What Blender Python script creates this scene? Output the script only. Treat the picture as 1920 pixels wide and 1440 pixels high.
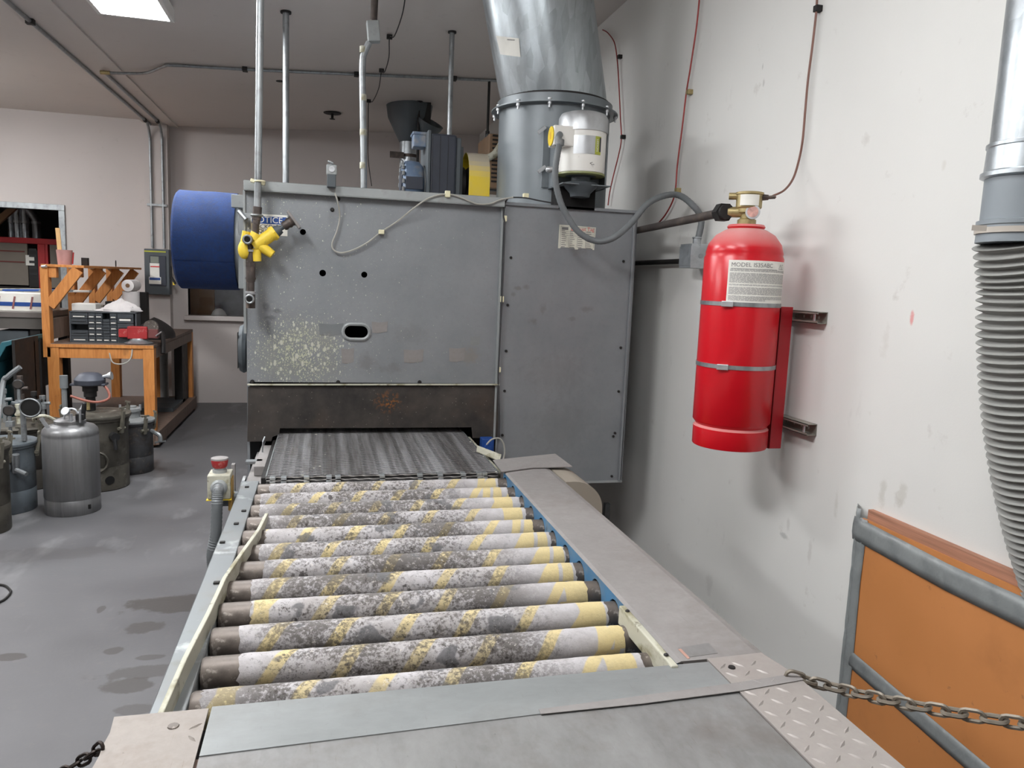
import bpy, bmesh, math, random
from mathutils import Vector as V, Matrix
from mathutils.geometry import tessellate_polygon
random.seed(7)
for o in list(bpy.data.objects): bpy.data.objects.remove(o)
S = bpy.context.scene; C = S.collection
PI = math.pi
# ---------------------------------------------------------------- camera
CAMP = V((0, 0, 1.6)); FPX = 1413.4
def cam_rot(y, p, r):
    cy, sy, cp, sp, cr, sr = math.cos(y), math.sin(y), math.cos(p), math.sin(p), math.cos(r), math.sin(r)
    f = V((sy*cp, cy*cp, sp)); rt = V((cy, -sy, 0)); up = rt.cross(f)
    return Matrix((rt*cr+up*sr, up*cr-rt*sr, -f)).transposed()
RM = cam_rot(.24614, -.13373, .04040)
cd = bpy.data.cameras.new('camera'); cam = bpy.data.objects.new('camera', cd); C.objects.link(cam)
cd.sensor_width = 36; cd.lens = FPX/1920*36; cd.clip_start = .05; cd.clip_end = 60
cam.matrix_world = Matrix.Translation(CAMP) @ RM.to_4x4()
S.camera = cam
def at(px, py, X=None, Y=None, Z=None):
    """real point on a plane of the room that a measured line of sight meets"""
    d = RM @ V(((px-960)/FPX, -(py-720)/FPX, -1))
    i, v = [(i, v) for i, v in enumerate((X, Y, Z)) if v is not None][0]
    return CAMP + d*((v-CAMP[i])/d[i])
# ---------------------------------------------------------------- world, lights, exposure
w = bpy.data.worlds.new('world'); S.world = w; w.use_nodes = True
w.node_tree.nodes['Background'].inputs[0].default_value = (.75, .85, 1, 1)
w.node_tree.nodes['Background'].inputs[1].default_value = .25
S.view_settings.view_transform = 'Standard'; S.view_settings.look = 'None'
S.view_settings.gamma = 1; S.view_settings.use_curve_mapping = False
S.view_settings.exposure = 0.17
# ceiling fixtures: x, y, brightness of the lens (the lamps themselves are built with the setting below)
LAMPS = [(-1.18, 4.9, 60), (.3, 1.3, 19), (-1.18, 1.9, 41), (-3.95, 7.5, 48), (-1.18, -2.2, 20), (-3.7, 4.0, 48)]  # last entry is an unseen lamp added to brighten floor, bench and pots
# ---------------------------------------------------------------- materials
def lin(c):
    return tuple(((v/255)/12.92 if v/255 <= .04045 else ((v/255+.055)/1.055)**2.4) for v in c) + (1,)
class N:
    """tiny node helper"""
    def __init__(s, name):
        s.m = bpy.data.materials.new(name); s.m.use_nodes = True; s.t = s.m.node_tree
        s.b = s.t.nodes['Principled BSDF']; s.tc = s.n('ShaderNodeTexCoord')
    def n(s, k, **kw):
        x = s.t.nodes.new(k)
        for a, b in kw.items(): setattr(x, a, b)
        return x
    def l(s, a, b): s.t.links.new(a, b)
    def set(s, sock, v):
        if hasattr(v, 'is_linked') or hasattr(v, 'links'): s.l(v, sock)
        else: sock.default_value = v
    def math(s, op, a, b=0, c=0, clamp=False):
        x = s.n('ShaderNodeMath', operation=op, use_clamp=clamp)
        for i, v in enumerate((a, b, c)): s.set(x.inputs[i], v)
        return x.outputs[0]
    def ramp(s, v, lo, hi, a=0, b=1, smooth=False):
        x = s.n('ShaderNodeMapRange'); x.clamp = True
        if smooth: x.interpolation_type = 'SMOOTHSTEP'
        for i, q in enumerate((v, lo, hi, a, b)): s.set(x.inputs[i], q)
        return x.outputs[0]
    def mix(s, f, a, b):
        x = s.n('ShaderNodeMix', data_type='RGBA')
        s.set(x.inputs[0], f); s.set(x.inputs[6], a); s.set(x.inputs[7], b); return x.outputs[2]
    def pos(s, scale=(1, 1, 1), loc=(0, 0, 0), rot=(0, 0, 0), src=None):
        x = s.n('ShaderNodeMapping'); s.l(src or s.tc.outputs['Object'], x.inputs[0])
        x.inputs['Scale'].default_value = scale; x.inputs['Location'].default_value = loc; x.inputs['Rotation'].default_value = rot
        return x.outputs[0]
    def noise(s, scale, detail=3, vec=None, rough=.55, w=None, dist=0):
        x = s.n('ShaderNodeTexNoise')
        if w is not None: x.noise_dimensions = '4D'; s.set(x.inputs['W'], w)
        s.l(vec or s.tc.outputs['Object'], x.inputs['Vector'])
        x.inputs['Scale'].default_value = scale; x.inputs['Detail'].default_value = detail
        x.inputs['Roughness'].default_value = rough; x.inputs['Distortion'].default_value = dist
        return x.outputs[0]
    def voro(s, scale, vec=None, out='Distance', rnd=1):
        x = s.n('ShaderNodeTexVoronoi'); s.l(vec or s.tc.outputs['Object'], x.inputs['Vector'])
        x.inputs['Scale'].default_value = scale; x.inputs['Randomness'].default_value = rnd; return x.outputs[out]
    def xyz(s, vec=None):
        x = s.n('ShaderNodeSeparateXYZ'); s.l(vec or s.tc.outputs['Object'], x.inputs[0]); return x.outputs
    def bump(s, h, strength=.3, dist=.01):
        x = s.n('ShaderNodeBump'); x.inputs['Strength'].default_value = strength; x.inputs['Distance'].default_value = dist
        s.l(h, x.inputs['Height']); s.l(x.outputs[0], s.b.inputs['Normal'])
    def out(s, col, rough=.5, metal=0, spec=None):
        s.set(s.b.inputs['Base Color'], col); s.set(s.b.inputs['Roughness'], rough); s.set(s.b.inputs['Metallic'], metal)
        if spec is not None: s.b.inputs['Specular IOR Level'].default_value = spec
        return s.m
MATS = {}
def mat(name, col, rough=.55, metal=0, var=.12, vs=6, spots=(), bump=0, bs=60, rvar=.1, stretch=(1, 1, 1)):
    """base colour with noise variation; spots = (colour, scale, lo, hi, amount[, stretch])"""
    if name in MATS: return MATS[name]
    n = N(name); c = lin(col)
    vec = n.pos(stretch)
    nz = n.noise(vs, 4, vec)
    d = tuple(v*(1-var) for v in c[:3])+(1,); u = tuple(min(1, v*(1+var)) for v in c[:3])+(1,)
    k = n.mix(n.ramp(nz, .3, .7), d, u)
    for sp in spots:
        col2, sc, lo, hi, am = sp[:5]
        vv = n.pos(sp[5]) if len(sp) > 5 else None
        k = n.mix(n.ramp(n.noise(sc, 5, vv, .6), lo, hi, 0, am), k, lin(col2))
    if bump: n.bump(n.noise(bs, 3, vec), bump, .004)
    n.out(k, n.ramp(nz, .3, .7, max(.05, rough-rvar), min(1, rough+rvar)), metal)
    MATS[name] = n.m; return n.m
def emit(name, col, st):
    n = N(name); n.b.inputs['Base Color'].default_value = lin(col)
    n.b.inputs['Emission Color'].default_value = lin(col); n.b.inputs['Emission Strength'].default_value = st
    return n.m
# --- special materials
def stains(n, k, items, dn, axis):
    """marks with a shape of their own, at measured places; items = (point, half widths, amount, colour)"""
    for p, (sx, sz), am, c in items:
        sc = {'y': (1/sx, 1, 1/sz), 'x': (1, 1/sx, 1/sz), 'z': (1/sx, 1/sz, 1)}[axis]; m_ = {'y': (1, 0, 1), 'x': (0, 1, 1), 'z': (1, 1, 0)}[axis]
        sc = tuple(a*b for a, b in zip(sc, m_))
        v = n.pos(sc, tuple(-a*b for a, b in zip(p, sc)))
        x = n.n('ShaderNodeVectorMath', operation='LENGTH'); n.l(v, x.inputs[0])
        d = n.math('ADD', x.outputs['Value'], n.math('MULTIPLY', n.math('SUBTRACT', dn, .5), 2.6))
        k = n.mix(n.ramp(d, .3, 1.25, am*.72, 0, True), k, lin(c))
    return k
XWALL = 1.88
def wall_mat(name, col, marks=()):
    n = N(name); c = lin(col)
    a = n.noise(.8, 4); b = n.noise(9, 5, rough=.65)
    k = n.mix(n.ramp(a, .35, .7), tuple(v*.93 for v in c[:3])+(1,), c)
    k = n.mix(n.ramp(b, .64, .8, 0, .35), k, lin((150, 140, 128)))
    s = n.noise(3.2, 6, n.pos((1, 1, .45)), .7)
    k = n.mix(n.ramp(s, .63, .78, 0, .3), k, lin((140, 136, 132)))
    k = stains(n, k, marks, n.noise(22, 4, None, .7), 'x') if marks else k
    n.bump(n.noise(220, 2), .12, .002)
    return n.out(k, .6)
WALL = wall_mat('white_painted_wall', (226, 225, 221), [(at(px, py, X=XWALL), s_, a_, c_) for px, py, s_, a_, c_ in (
    (1710, 597, (.008, .02), .8, (214, 70, 70)), (1655, 925, (.02, .05), .35, (150, 144, 120)), (1690, 930, (.022, .05), .35, (150, 144, 120)), (1568, 945, (.012, .05), .3, (150, 144, 124)), (1470, 1005, (.03, .012), .5, (110, 112, 110)),
    (1478, 985, (.012, .03), .3, (140, 132, 122)), (1518, 1035, (.012, .05), .3, (150, 138, 128)), (1330, 1095, (.04, .06), .25, (140, 134, 130)), (1432, 155, (.008, .02), .5, (130, 126, 120)), (1430, 125, (.006, .015), .5, (130, 126, 120)), (1660, 640, (.02, .06), .25, (170, 160, 145)), (1770, 310, (.01, .02), .3, (170, 160, 140)), (1240, 560, (.03, .06), .2, (150, 140, 132)))])
BACKW = wall_mat('off_white_painted_wall', (196, 188, 184))
CEIL = wall_mat('ceiling_paint', (216, 208, 202))
def floor_mat():
    n = N('gray_painted_concrete')
    a = n.noise(.9, 5, None, .6); b = n.noise(14, 5, None, .7); c = n.noise(3.5, 4, n.pos((1, .4, 1)))
    k = n.mix(n.ramp(a, .35, .65), lin((84, 83, 85)), lin((101, 100, 102)))
    k = n.mix(n.ramp(b, .55, .8, 0, .35), k, lin((112, 108, 104)))
    k = n.mix(n.ramp(c, .58, .75, 0, .35), k, lin((168, 168, 168)))
    dn = n.noise(8, 4, None, .6)
    for (px, py, sx, sy, am) in ((350, 1130, .34, .12, .6), (270, 1178, .09, .07, .5), (240, 1285, .1, .07, .55), (290, 1258, .22, .06, .45), (20, 1232, .06, .04, .6), (212, 1220, .05, .035, .5), (285, 1232, .06, .025, .45), (255, 1330, .1, .05, .4), (300, 880, .25, .3, .3), (190, 1142, .02, .05, .5), (60, 1040, .5, .12, .2)):
        p = at(px, py, Z=0)
        v = n.pos((1/sx, 1/sy, 1), (-p.x/sx, -p.y/sy, 0))
        x = n.n('ShaderNodeVectorMath', operation='LENGTH'); n.l(v, x.inputs[0])
        dd = n.math('ADD', x.outputs['Value'], n.math('MULTIPLY', n.math('SUBTRACT', dn, .5), 1.5))
        k = n.mix(n.ramp(dd, .72, .95, min(.9, am*1.35), 0, True), k, lin((62, 57, 54)))
    n.bump(n.noise(60, 4), .15, .003)
    return n.out(k, n.ramp(a, .3, .7, .42, .6))
FLOOR = floor_mat()
def oven_mat(name, splat, org=None, marks=()):
    n = N(name)
    a = n.noise(3, 5, None, .6); b = n.noise(40, 4, None, .7)
    k = n.mix(n.ramp(a, .3, .7), lin((128, 132, 136)), lin((144, 147, 150)))
    k = n.mix(n.ramp(b, .5, .8, 0, .25), k, lin((116, 116, 116)))
    st = n.noise(2.2, 5, n.pos((1, 1, 1), (3, 1, 2)), .65)
    k = n.mix(n.ramp(st, .6, .76, 0, .4), k, lin((112, 106, 104)))
    if splat:
        # paint flecks: thick at the lower left, thin elsewhere
        v = n.pos((1/.27, 1, 1/.21), (.38/.27, 0, .31/.21))
        x = n.n('ShaderNodeVectorMath', operation='LENGTH'); n.l(v, x.inputs[0])
        den = n.ramp(x.outputs['Value'], .15, 1.5, .46, .0)
        x2 = n.xyz()[0]
        den = n.math('MAXIMUM', den, n.ramp(x2, -.55, .55, .15, .07))
        vv = n.pos((1, 1, .62))
        for sc, cc in ((135, (206, 208, 178)), (210, (196, 198, 168)), (66, (214, 214, 200))):
            d = n.voro(sc, vv); cr = n.xyz(n.voro(sc, vv, 'Color'))[0]
            thr = n.math('MULTIPLY', den, n.ramp(cr, .15, 1, 0, 1.5) if sc > 60 else n.ramp(cr, .8, 1, 0, 1.2))
            f = n.ramp(n.math('SUBTRACT', thr, d), 0, .06)
            k = n.mix(n.math('MULTIPLY', f, .8), k, lin(cc))
        ys = n.noise(7, 4); f = n.ramp(n.math('MULTIPLY', n.ramp(x.outputs['Value'], .5, 1.5, 1, 0), ys), .3, .7, 0, .35)
        k = n.mix(f, k, lin((150, 148, 128)))
    if marks: k = stains(n, k, [(at(px, py, Y=3.9)-V(org), s_, a_, c_) for px, py, s_, a_, c_ in marks], n.noise(26, 4, None, .7), 'y')
    n.bump(b, .1, .003)
    return n.out(k, .46, .25)
BRN, BLK = (104, 94, 90), (66, 66, 72)
OVEN = oven_mat('gray_oven_paint', False)
OVENS = oven_mat('gray_oven_paint_spattered', True, (.2605, 3.902, 1.5225), ((500, 575, (.02, .025), .6, BLK), (520, 583, (.025, .012), .6, BLK), (509, 596, (.03, .014), .6, BLK), (503, 612, (.012, .04), .45, BLK), (690, 680, (.05, .05), .4, BRN), (735, 690, (.06, .03), .35, BRN), (880, 668, (.06, .05), .45, (140, 126, 108)), (770, 625, (.1, .05), .2, BRN), (622, 400, (.02, .07), .3, (104, 100, 98))))
OVENP = oven_mat('gray_oven_paint_smudged', False, (1.275, 3.898, 1.25), ((970, 540, (.03, .012), .6, BRN), (985, 538, (.02, .014), .5, BRN), (962, 552, (.014, .014), .5, BRN), (1018, 578, (.018, .035), .5, BRN), (1000, 603, (.03, .016), .5, BRN), (1098, 580, (.035, .02), .5, BRN), (1072, 598, (.03, .012), .45, BRN), (1040, 700, (.2, .12), .2, BRN), (1050, 800, (.2, .15), .25, (112, 110, 108)), (1085, 470, (.05, .03), .3, BRN)))
def wrap_mat():
    n = N('masking_paper_wrap')
    oi = n.n('ShaderNodeObjectInfo'); rnd = n.math('MULTIPLY', oi.outputs['Random'], 37.0)
    X, Y, Z = n.xyz()
    th = n.math('DIVIDE', n.math('ARCTAN2', Z, Y), 2*PI)
    wob = n.math('MULTIPLY', n.noise(9, 2, w=rnd), .12)
    s = n.math('FRACT', n.math('ADD', n.math('ADD', n.math('MULTIPLY', X, 6.6), th), n.math('ADD', rnd, wob)))
    band = n.math('MULTIPLY', n.ramp(s, 0, .03), n.ramp(s, .22, .25, 1, 0))
    sk = n.math('ADD', X, n.math('MULTIPLY', n.math('SUBTRACT', th, .25), n.math('MULTIPLY', n.math('SUBTRACT', oi.outputs['Random'], .35), .08)))
    ends = n.math('MULTIPLY', n.ramp(sk, .37, .373), n.ramp(X, .44, .443, 1, 0))
    gap = n.math('MULTIPLY', n.math('MULTIPLY', n.ramp(sk, .40, .402), n.ramp(sk, .412, .414, 1, 0)), n.math('GREATER_THAN', oi.outputs['Random'], .45))
    ends = n.math('SUBTRACT', ends, gap, clamp=True)
    endl = n.math('MULTIPLY', n.math('MULTIPLY', n.ramp(X, -.395, -.392, 1, 0), n.ramp(X, -.432, -.428)), n.math('GREATER_THAN', n.math('FRACT', n.math('MULTIPLY', oi.outputs['Random'], 7.3)), .4))
    f = n.math('MAXIMUM', band, n.math('MAXIMUM', ends, endl))
    k = n.mix(n.ramp(n.noise(30, 3, w=rnd), .3, .7), lin((180, 176, 177)), lin((196, 193, 195)))
    k = n.mix(f, k, lin((214, 196, 146)))
    # dirt: worn middle, clean right end
    cl = n.ramp(X, .14, .36, 1, .1, True)
    cl = n.math('MULTIPLY', cl, n.ramp(X, -.44, -.34, .5, 1))
    big = n.noise(6.5, 5, n.pos((.6, 1, 1)), .65, rnd)
    fine = n.noise(110, 6, n.pos((.9, 1, 1)), .8, rnd)
    wash = n.noise(14, 5, n.pos((.8, 1, 1), (3, 9, 1)), .65, rnd)
    k = n.mix(n.math('MULTIPLY', n.math('MULTIPLY', n.ramp(wash, .42, .62), cl), .5), k, lin((146, 139, 133)))
    g = n.math('MULTIPLY', cl, n.ramp(n.math('ADD', n.math('MULTIPLY', fine, 1.1), n.math('MULTIPLY', big, .9)), .93, 1.06))
    k = n.mix(n.math('MULTIPLY', g, .85), k, lin((84, 79, 75)))
    patch = n.noise(13, 3, n.pos((1, 1, 1), (5, 2, 1)), .5, rnd)
    k = n.mix(n.math('MULTIPLY', n.math('MULTIPLY', n.ramp(patch, .6, .63), cl), .8), k, lin((100, 100, 102)))
    spk = n.noise(52, 5, n.pos((1, 1, 1), (1, 7, 1)), .8, rnd)
    k = n.mix(n.math('MULTIPLY', n.ramp(spk, .58, .64), n.math('MULTIPLY', cl, .85)), k, lin((66, 61, 56)))
    hole = n.noise(19, 4, n.pos((1, 1, 1), (11, 3, 5)), .7, rnd)
    k = n.mix(n.math('MULTIPLY', n.ramp(hole, .63, .66), n.math('MULTIPLY', cl, .85)), k, lin((70, 66, 64)))
    lt_ = n.noise(70, 4, n.pos((1, 1, 1), (8, 7, 1)), .8, rnd)
    k = n.mix(n.math('MULTIPLY', n.ramp(lt_, .6, .66), n.math('MULTIPLY', cl, .7)), k, lin((214, 208, 200)))
    n.bump(n.math('ADD', fine, n.math('MULTIPLY', patch, 2)), .6, .004)
    return n.out(k, .85)
WRAP = wrap_mat()
def belt_mat():
    n = N('worn_wire_belt')
    s = n.noise(7, 5, n.pos((1, .05, 1)), .7); q = n.noise(30, 3, n.pos((1, .1, 1)))
    k = n.mix(n.ramp(s, .35, .65), lin((74, 70, 68)), lin((150, 150, 152)))
    k = n.mix(n.ramp(q, .55, .75, 0, .5), k, lin((96, 88, 82)))
    d = n.voro(45, n.pos((1, .6, 1))); c = n.xyz(n.voro(45, n.pos((1, .6, 1)), 'Color'))[0]
    lane = n.ramp(n.noise(5, 2, n.pos((1, .02, 1), (4, 0, 0))), .55, .65)
    k = n.mix(n.math('MULTIPLY', n.math('MULTIPLY', n.ramp(d, .25, .3, 1, 0), n.ramp(c, .85, .88)), lane), k, lin((225, 225, 205)))
    return n.out(k, .5, .5)
BELT = belt_mat()
def shroud_mat():
    n = N('heat_stained_steel')
    a = n.noise(4.5, 5, None, .65); b = n.noise(3, 4, n.pos((1, 1, 1), (7, 3, 1)))
    k = n.mix(n.ramp(a, .35, .7), lin((52, 50, 49)), lin((84, 78, 73)))
    x = n.xyz()
    k = n.mix(n.math('MULTIPLY', n.ramp(b, .52, .7), .6), k, lin((92, 78, 68)))
    v = n.pos((1/.07, 1, 1/.06), (-.045/.07, 0, -.06/.06)); q = n.n('ShaderNodeVectorMath', operation='LENGTH'); n.l(v, q.inputs[0])
    k = n.mix(n.math('MULTIPLY', n.ramp(q.outputs['Value'], .2, 1.2, 1, 0), n.ramp(n.noise(60, 4), .5, .62)), k, lin((150, 96, 44)))
    d = n.voro(110); c = n.xyz(n.voro(110, None, 'Color'))[0]
    k = n.mix(n.math('MULTIPLY', n.ramp(d, .15, .2, 1, 0), n.ramp(c, .9, .93)), k, lin((150, 146, 130)))
    return n.out(k, .55, .35)
SHROUD = shroud_mat()
def red_mat():
    n = N('dusty_red_enamel')
    g = n.n('ShaderNodeNewGeometry'); nz = n.xyz(g.outputs['Normal'])[2]
    f = n.math('MULTIPLY', n.ramp(nz, .25, .95), n.ramp(n.noise(6, 4), .25, .6, .5, .85))
    k = n.mix(n.ramp(n.noise(3), .3, .7), lin((196, 12, 28)), lin((206, 17, 33)))
    k = n.mix(f, k, lin((214, 176, 172)))
    return n.out(k, n.ramp(f, 0, .6, .28, .7))
RED = red_mat()
def galv_mat(name, a, b, rough, metal=.85, sc=(1, 1, 1), spang=26, sp=.25, dirt=.45, dcol=(112, 106, 100)):
    """zinc or steel: faint crystal pattern, scuffs along one way and grime"""
    n = N(name)
    x = n.xyz(n.voro(spang, n.pos(sc), 'Color'))[0]
    m = n.noise(5, 6, n.pos(sc), .65); f = n.noise(60, 5, n.pos(sc), .7)
    t = n.math('ADD', n.math('MULTIPLY', x, sp), n.math('ADD', n.math('MULTIPLY', m, .7), n.math('MULTIPLY', f, .3-sp*.3)))
    k = n.mix(n.ramp(t, .25, .8), lin(a), lin(b))
    k = n.mix(n.ramp(n.noise(2.4, 6, None, .7), .5, .75, 0, dirt), k, lin(dcol))
    sc_ = n.noise(9, 6, n.pos((14, 1.2, 3), (0, 0, 0), (0, 0, .35)), .75)
    k = n.mix(n.ramp(sc_, .62, .72, 0, dirt*.7), k, lin(dcol))
    k = n.mix(n.ramp(n.noise(40, 5, None, .8), .66, .76, 0, dirt), k, lin((78, 74, 72)))
    n.bump(f, .08, .002)
    return n.out(k, n.ramp(m, .3, .7, rough-.08, rough+.12), metal)
GALV = galv_mat('galvanized_steel', (150, 156, 160), (200, 206, 210), .34)
DUCT = galv_mat('galvanized_duct', (146, 153, 156), (192, 200, 204), .34, .85, (1, 1, .25), 30, .3, .3)
SHEET = galv_mat('worn_steel_sheet', (112, 111, 110), (152, 152, 151), .5, .2, (1, .5, 1), 60, .05, .8, (104, 95, 88))
SHEET2 = galv_mat('worn_brushed_steel_sheet', (124, 127, 127), (150, 153, 153), .48, .2, (.4, 1, 1), 60, .05, .6, (112, 110, 106))
COVER = galv_mat('dusty_cover_steel', (126, 122, 120), (156, 152, 150), .65, .1, (1, 1, 1), 60, .04, .7, (108, 101, 97))
DIAM = galv_mat('worn_aluminium_tread', (150, 143, 139), (176, 170, 165), .5, .25, (1, 1, 1), 60, .04, .4, (136, 126, 120))
DIAML = galv_mat('dirty_worn_dimmed_tread', (132, 125, 119), (164, 156, 149), .6, .15, (1, 1, 1), 60, .04, .8, (108, 92, 80))  # dirtier, worn copy, its colour also darkened to offset the lamp close by
TUBE = mat('bare_roller_tube', (104, 96, 90), .5, .5, .3, 25, [((70, 64, 60), 30, .5, .7, .7), ((168, 160, 152), 45, .58, .64, .7)])
PAINTGRAY = mat('light_gray_paint', (152, 156, 156), .45, .1, .1, 5, [((120, 118, 112), 9, .58, .75, .6)])
RAILG = mat('scuffed_gray_rail', (124, 128, 130), .5, .3, .12, 6, [((110, 108, 104), 12, .55, .75, .6), ((205, 208, 208), 7, .6, .72, .6), ((126, 120, 112), 3, .5, .7, .5)])
CREAM = mat('dirty_cream_paint', (184, 182, 166), .6, 0, .1, 6, [((120, 112, 78), 14, .5, .64, .75, (1, .5, 1)), ((86, 78, 58), 30, .6, .7, .7)])
BLUE = mat('blue_frame_paint', (70, 118, 156), .5, .1, .15, 8, [((120, 134, 140), 10, .5, .7, .7), ((46, 66, 88), 20, .6, .7, .6)])
DARK = mat('blackened_steel', (38, 36, 35), .6, .3, .3, 10)
BLACK = mat('black_plastic', (26, 26, 27), .45, 0, .2, 8)
HOLE = mat('dark_hollow_shade', (14, 13, 13), .95, 0, .2, 5)  # near-black colour stands for the shade inside openings and hollows
BROWNPIPE = mat('black_iron_pipe', (84, 76, 72), .5, .5, .25, 30, [((120, 104, 92), 30, .55, .7, .6)])
PIPEG = mat('dull_zinc_pipe', (158, 162, 164), .42, .7, .2, 20, [((100, 98, 96), 15, .52, .7, .6)], stretch=(1, 1, .3))
STEEL = mat('bright_steel', (190, 192, 194), .42, .8, .1, 20)
YEL = mat('yellow_paint', (232, 200, 62), .5, 0, .1, 12, [((150, 132, 70), 25, .58, .7, .5)])
GUARD = mat('yellow_guard_dusty', (236, 204, 40), .5, 0, .06, 6)
CABLE = mat('gray_cable', (168, 166, 158), .6, 0, .1, 20)
CONDUIT = mat('gray_flexible_conduit', (106, 110, 112), .55, 0, .12, 20)
CLIP = mat('pale_cable_clip', (226, 220, 186), .5, 0, .08, 30)
WHITE = mat('white_enamel', (232, 230, 224), .35, 0, .04, 6, [((150, 146, 140), 20, .64, .72, .5)])
PAPER = mat('white_paper', (232, 230, 222), .8, 0, .05, 14)
PAPERT = mat('tag_paper', (214, 212, 198), .8, 0, .08, 14)
INK = mat('gray_print', (120, 118, 118), .8, 0, .1, 40)
INKD = mat('dark_print', (60, 60, 62), .8, 0, .1, 40)
INKR = mat('red_print', (206, 60, 62), .8, 0, .1, 40)
SIGNB = mat('sign_blue', (28, 70, 140), .5, 0, .05, 10)
REDT = mat('red_copper_tube', (150, 52, 50), .45, .3, .2, 10)
BRASS = mat('brass', (168, 152, 108), .45, .55, .2, 20, [((120, 108, 80), 30, .55, .7, .6)])
OLIVE = mat('weathered_tank_steel', (92, 88, 80), .5, .45, .25, 7, [((66, 62, 56), 10, .5, .68, .7), ((150, 146, 136), 14, .6, .72, .6)])
TANKS = galv_mat('brushed_stainless', (100, 100, 102), (138, 138, 138), .42, .5, (3, 3, .15), 10)
TANKB = mat('blue_gray_tank_paint', (104, 112, 118), .5, .2, .18, 6, [((70, 72, 74), 10, .52, .7, .6), ((140, 138, 132), 12, .6, .74, .5)])
TANKD = mat('dark_stained_tank', (74, 74, 76), .5, .3, .3, 6, [((52, 42, 36), 8, .5, .66, .7), ((120, 112, 102), 16, .58, .7, .6)])
def wood_mat(name, a, b):
    n = N(name); v = n.pos((6, 6, .8)); g = n.noise(5, 5, v, .6, None, 1.2)
    k = n.mix(n.ramp(g, .3, .7), lin(a), lin(b))
    k = n.mix(n.ramp(n.noise(8, 4), .62, .75, 0, .5), k, lin((96, 66, 40)))
    return n.out(k, .6)
WOOD = wood_mat('orange_pine', (182, 112, 52), (216, 146, 78))
WOODD = wood_mat('grimy_bench_wood', (96, 78, 68), (126, 106, 94))
BOARD = mat('tempered_hardboard', (194, 128, 74), .55, 0, .06, 3, [((150, 96, 54), 4, .55, .8, .4), ((120, 84, 60), 22, .66, .74, .5)])
PLY = mat('plywood_edge', (168, 120, 96), .7, 0, .25, 40, stretch=(1, .1, 4))
TAPE = mat('gray_duct_tape', (134, 138, 138), .4, 0, .12, 9, [((96, 100, 102), 12, .5, .7, .5), ((160, 164, 164), 16, .6, .72, .5)], bump=.35, bs=30)
HOSE = mat('gray_ribbed_hose', (146, 146, 142), .6, 0, .08, 9)
SLEEVE = mat('gray_pvc_sleeve', (132, 139, 144), .5, 0, .05, 6)
FILTER = mat('blue_filter_fabric', (20, 46, 92), .95, 0, .25, 60, [((14, 34, 72), 9, .45, .7, .6)], bump=.8, bs=160)
BLUEMOT = mat('blue_gray_motor_paint', (98, 116, 140), .5, .2, .2, 10, [((150, 146, 138), 9, .5, .65, .7)])
DKBOX = mat('dark_blue_gray_casing', (52, 56, 66), .5, .2, .15, 8)
TAN = mat('tan_heater_paint', (138, 112, 88), .5, .1, .1, 6)
DISC = mat('dark_gray_enclosure', (78, 84, 88), .5, .2, .1, 6)
TEAL = mat('teal_plastic', (36, 88, 98), .5, 0, .12, 5)
RAG = mat('white_rag', (222, 216, 214), .9, 0, .06, 12, bump=.5, bs=40)
REDTOOL = mat('faded_red_paint', (166, 44, 46), .5, .1, .15, 12, [((190, 160, 150), 14, .6, .7, .6)])
DARKRAG = mat('black_leather', (36, 32, 32), .6, 0, .3, 10)
CARD = mat('brown_cardboard', (122, 92, 66), .8, 0, .1, 6)
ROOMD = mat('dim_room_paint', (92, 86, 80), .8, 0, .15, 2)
REDR = mat('red_rack_paint', (168, 30, 34), .5, .1, .15, 6)
SLATE = mat('gray_carton', (124, 116, 106), .8, 0, .1, 4)
CHAIN = mat('tarnished_chain', (132, 124, 112), .5, .45, .2, 30)
CHAIND = mat('dark_chain', (52, 44, 40), .5, .6, .2, 30)
BUCKET = mat('cloudy_plastic', (176, 130, 124), .4, 0, .15, 8)
GLASS = N('window_glass'); GLASS.b.inputs['Transmission Weight'].default_value = 1; GLASS.out((.9, .92, .92, 1), .05); GLASS = GLASS.m
LENS = [emit('lit_lens', (250, 252, 254), q[2]) for q in LAMPS]
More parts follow.
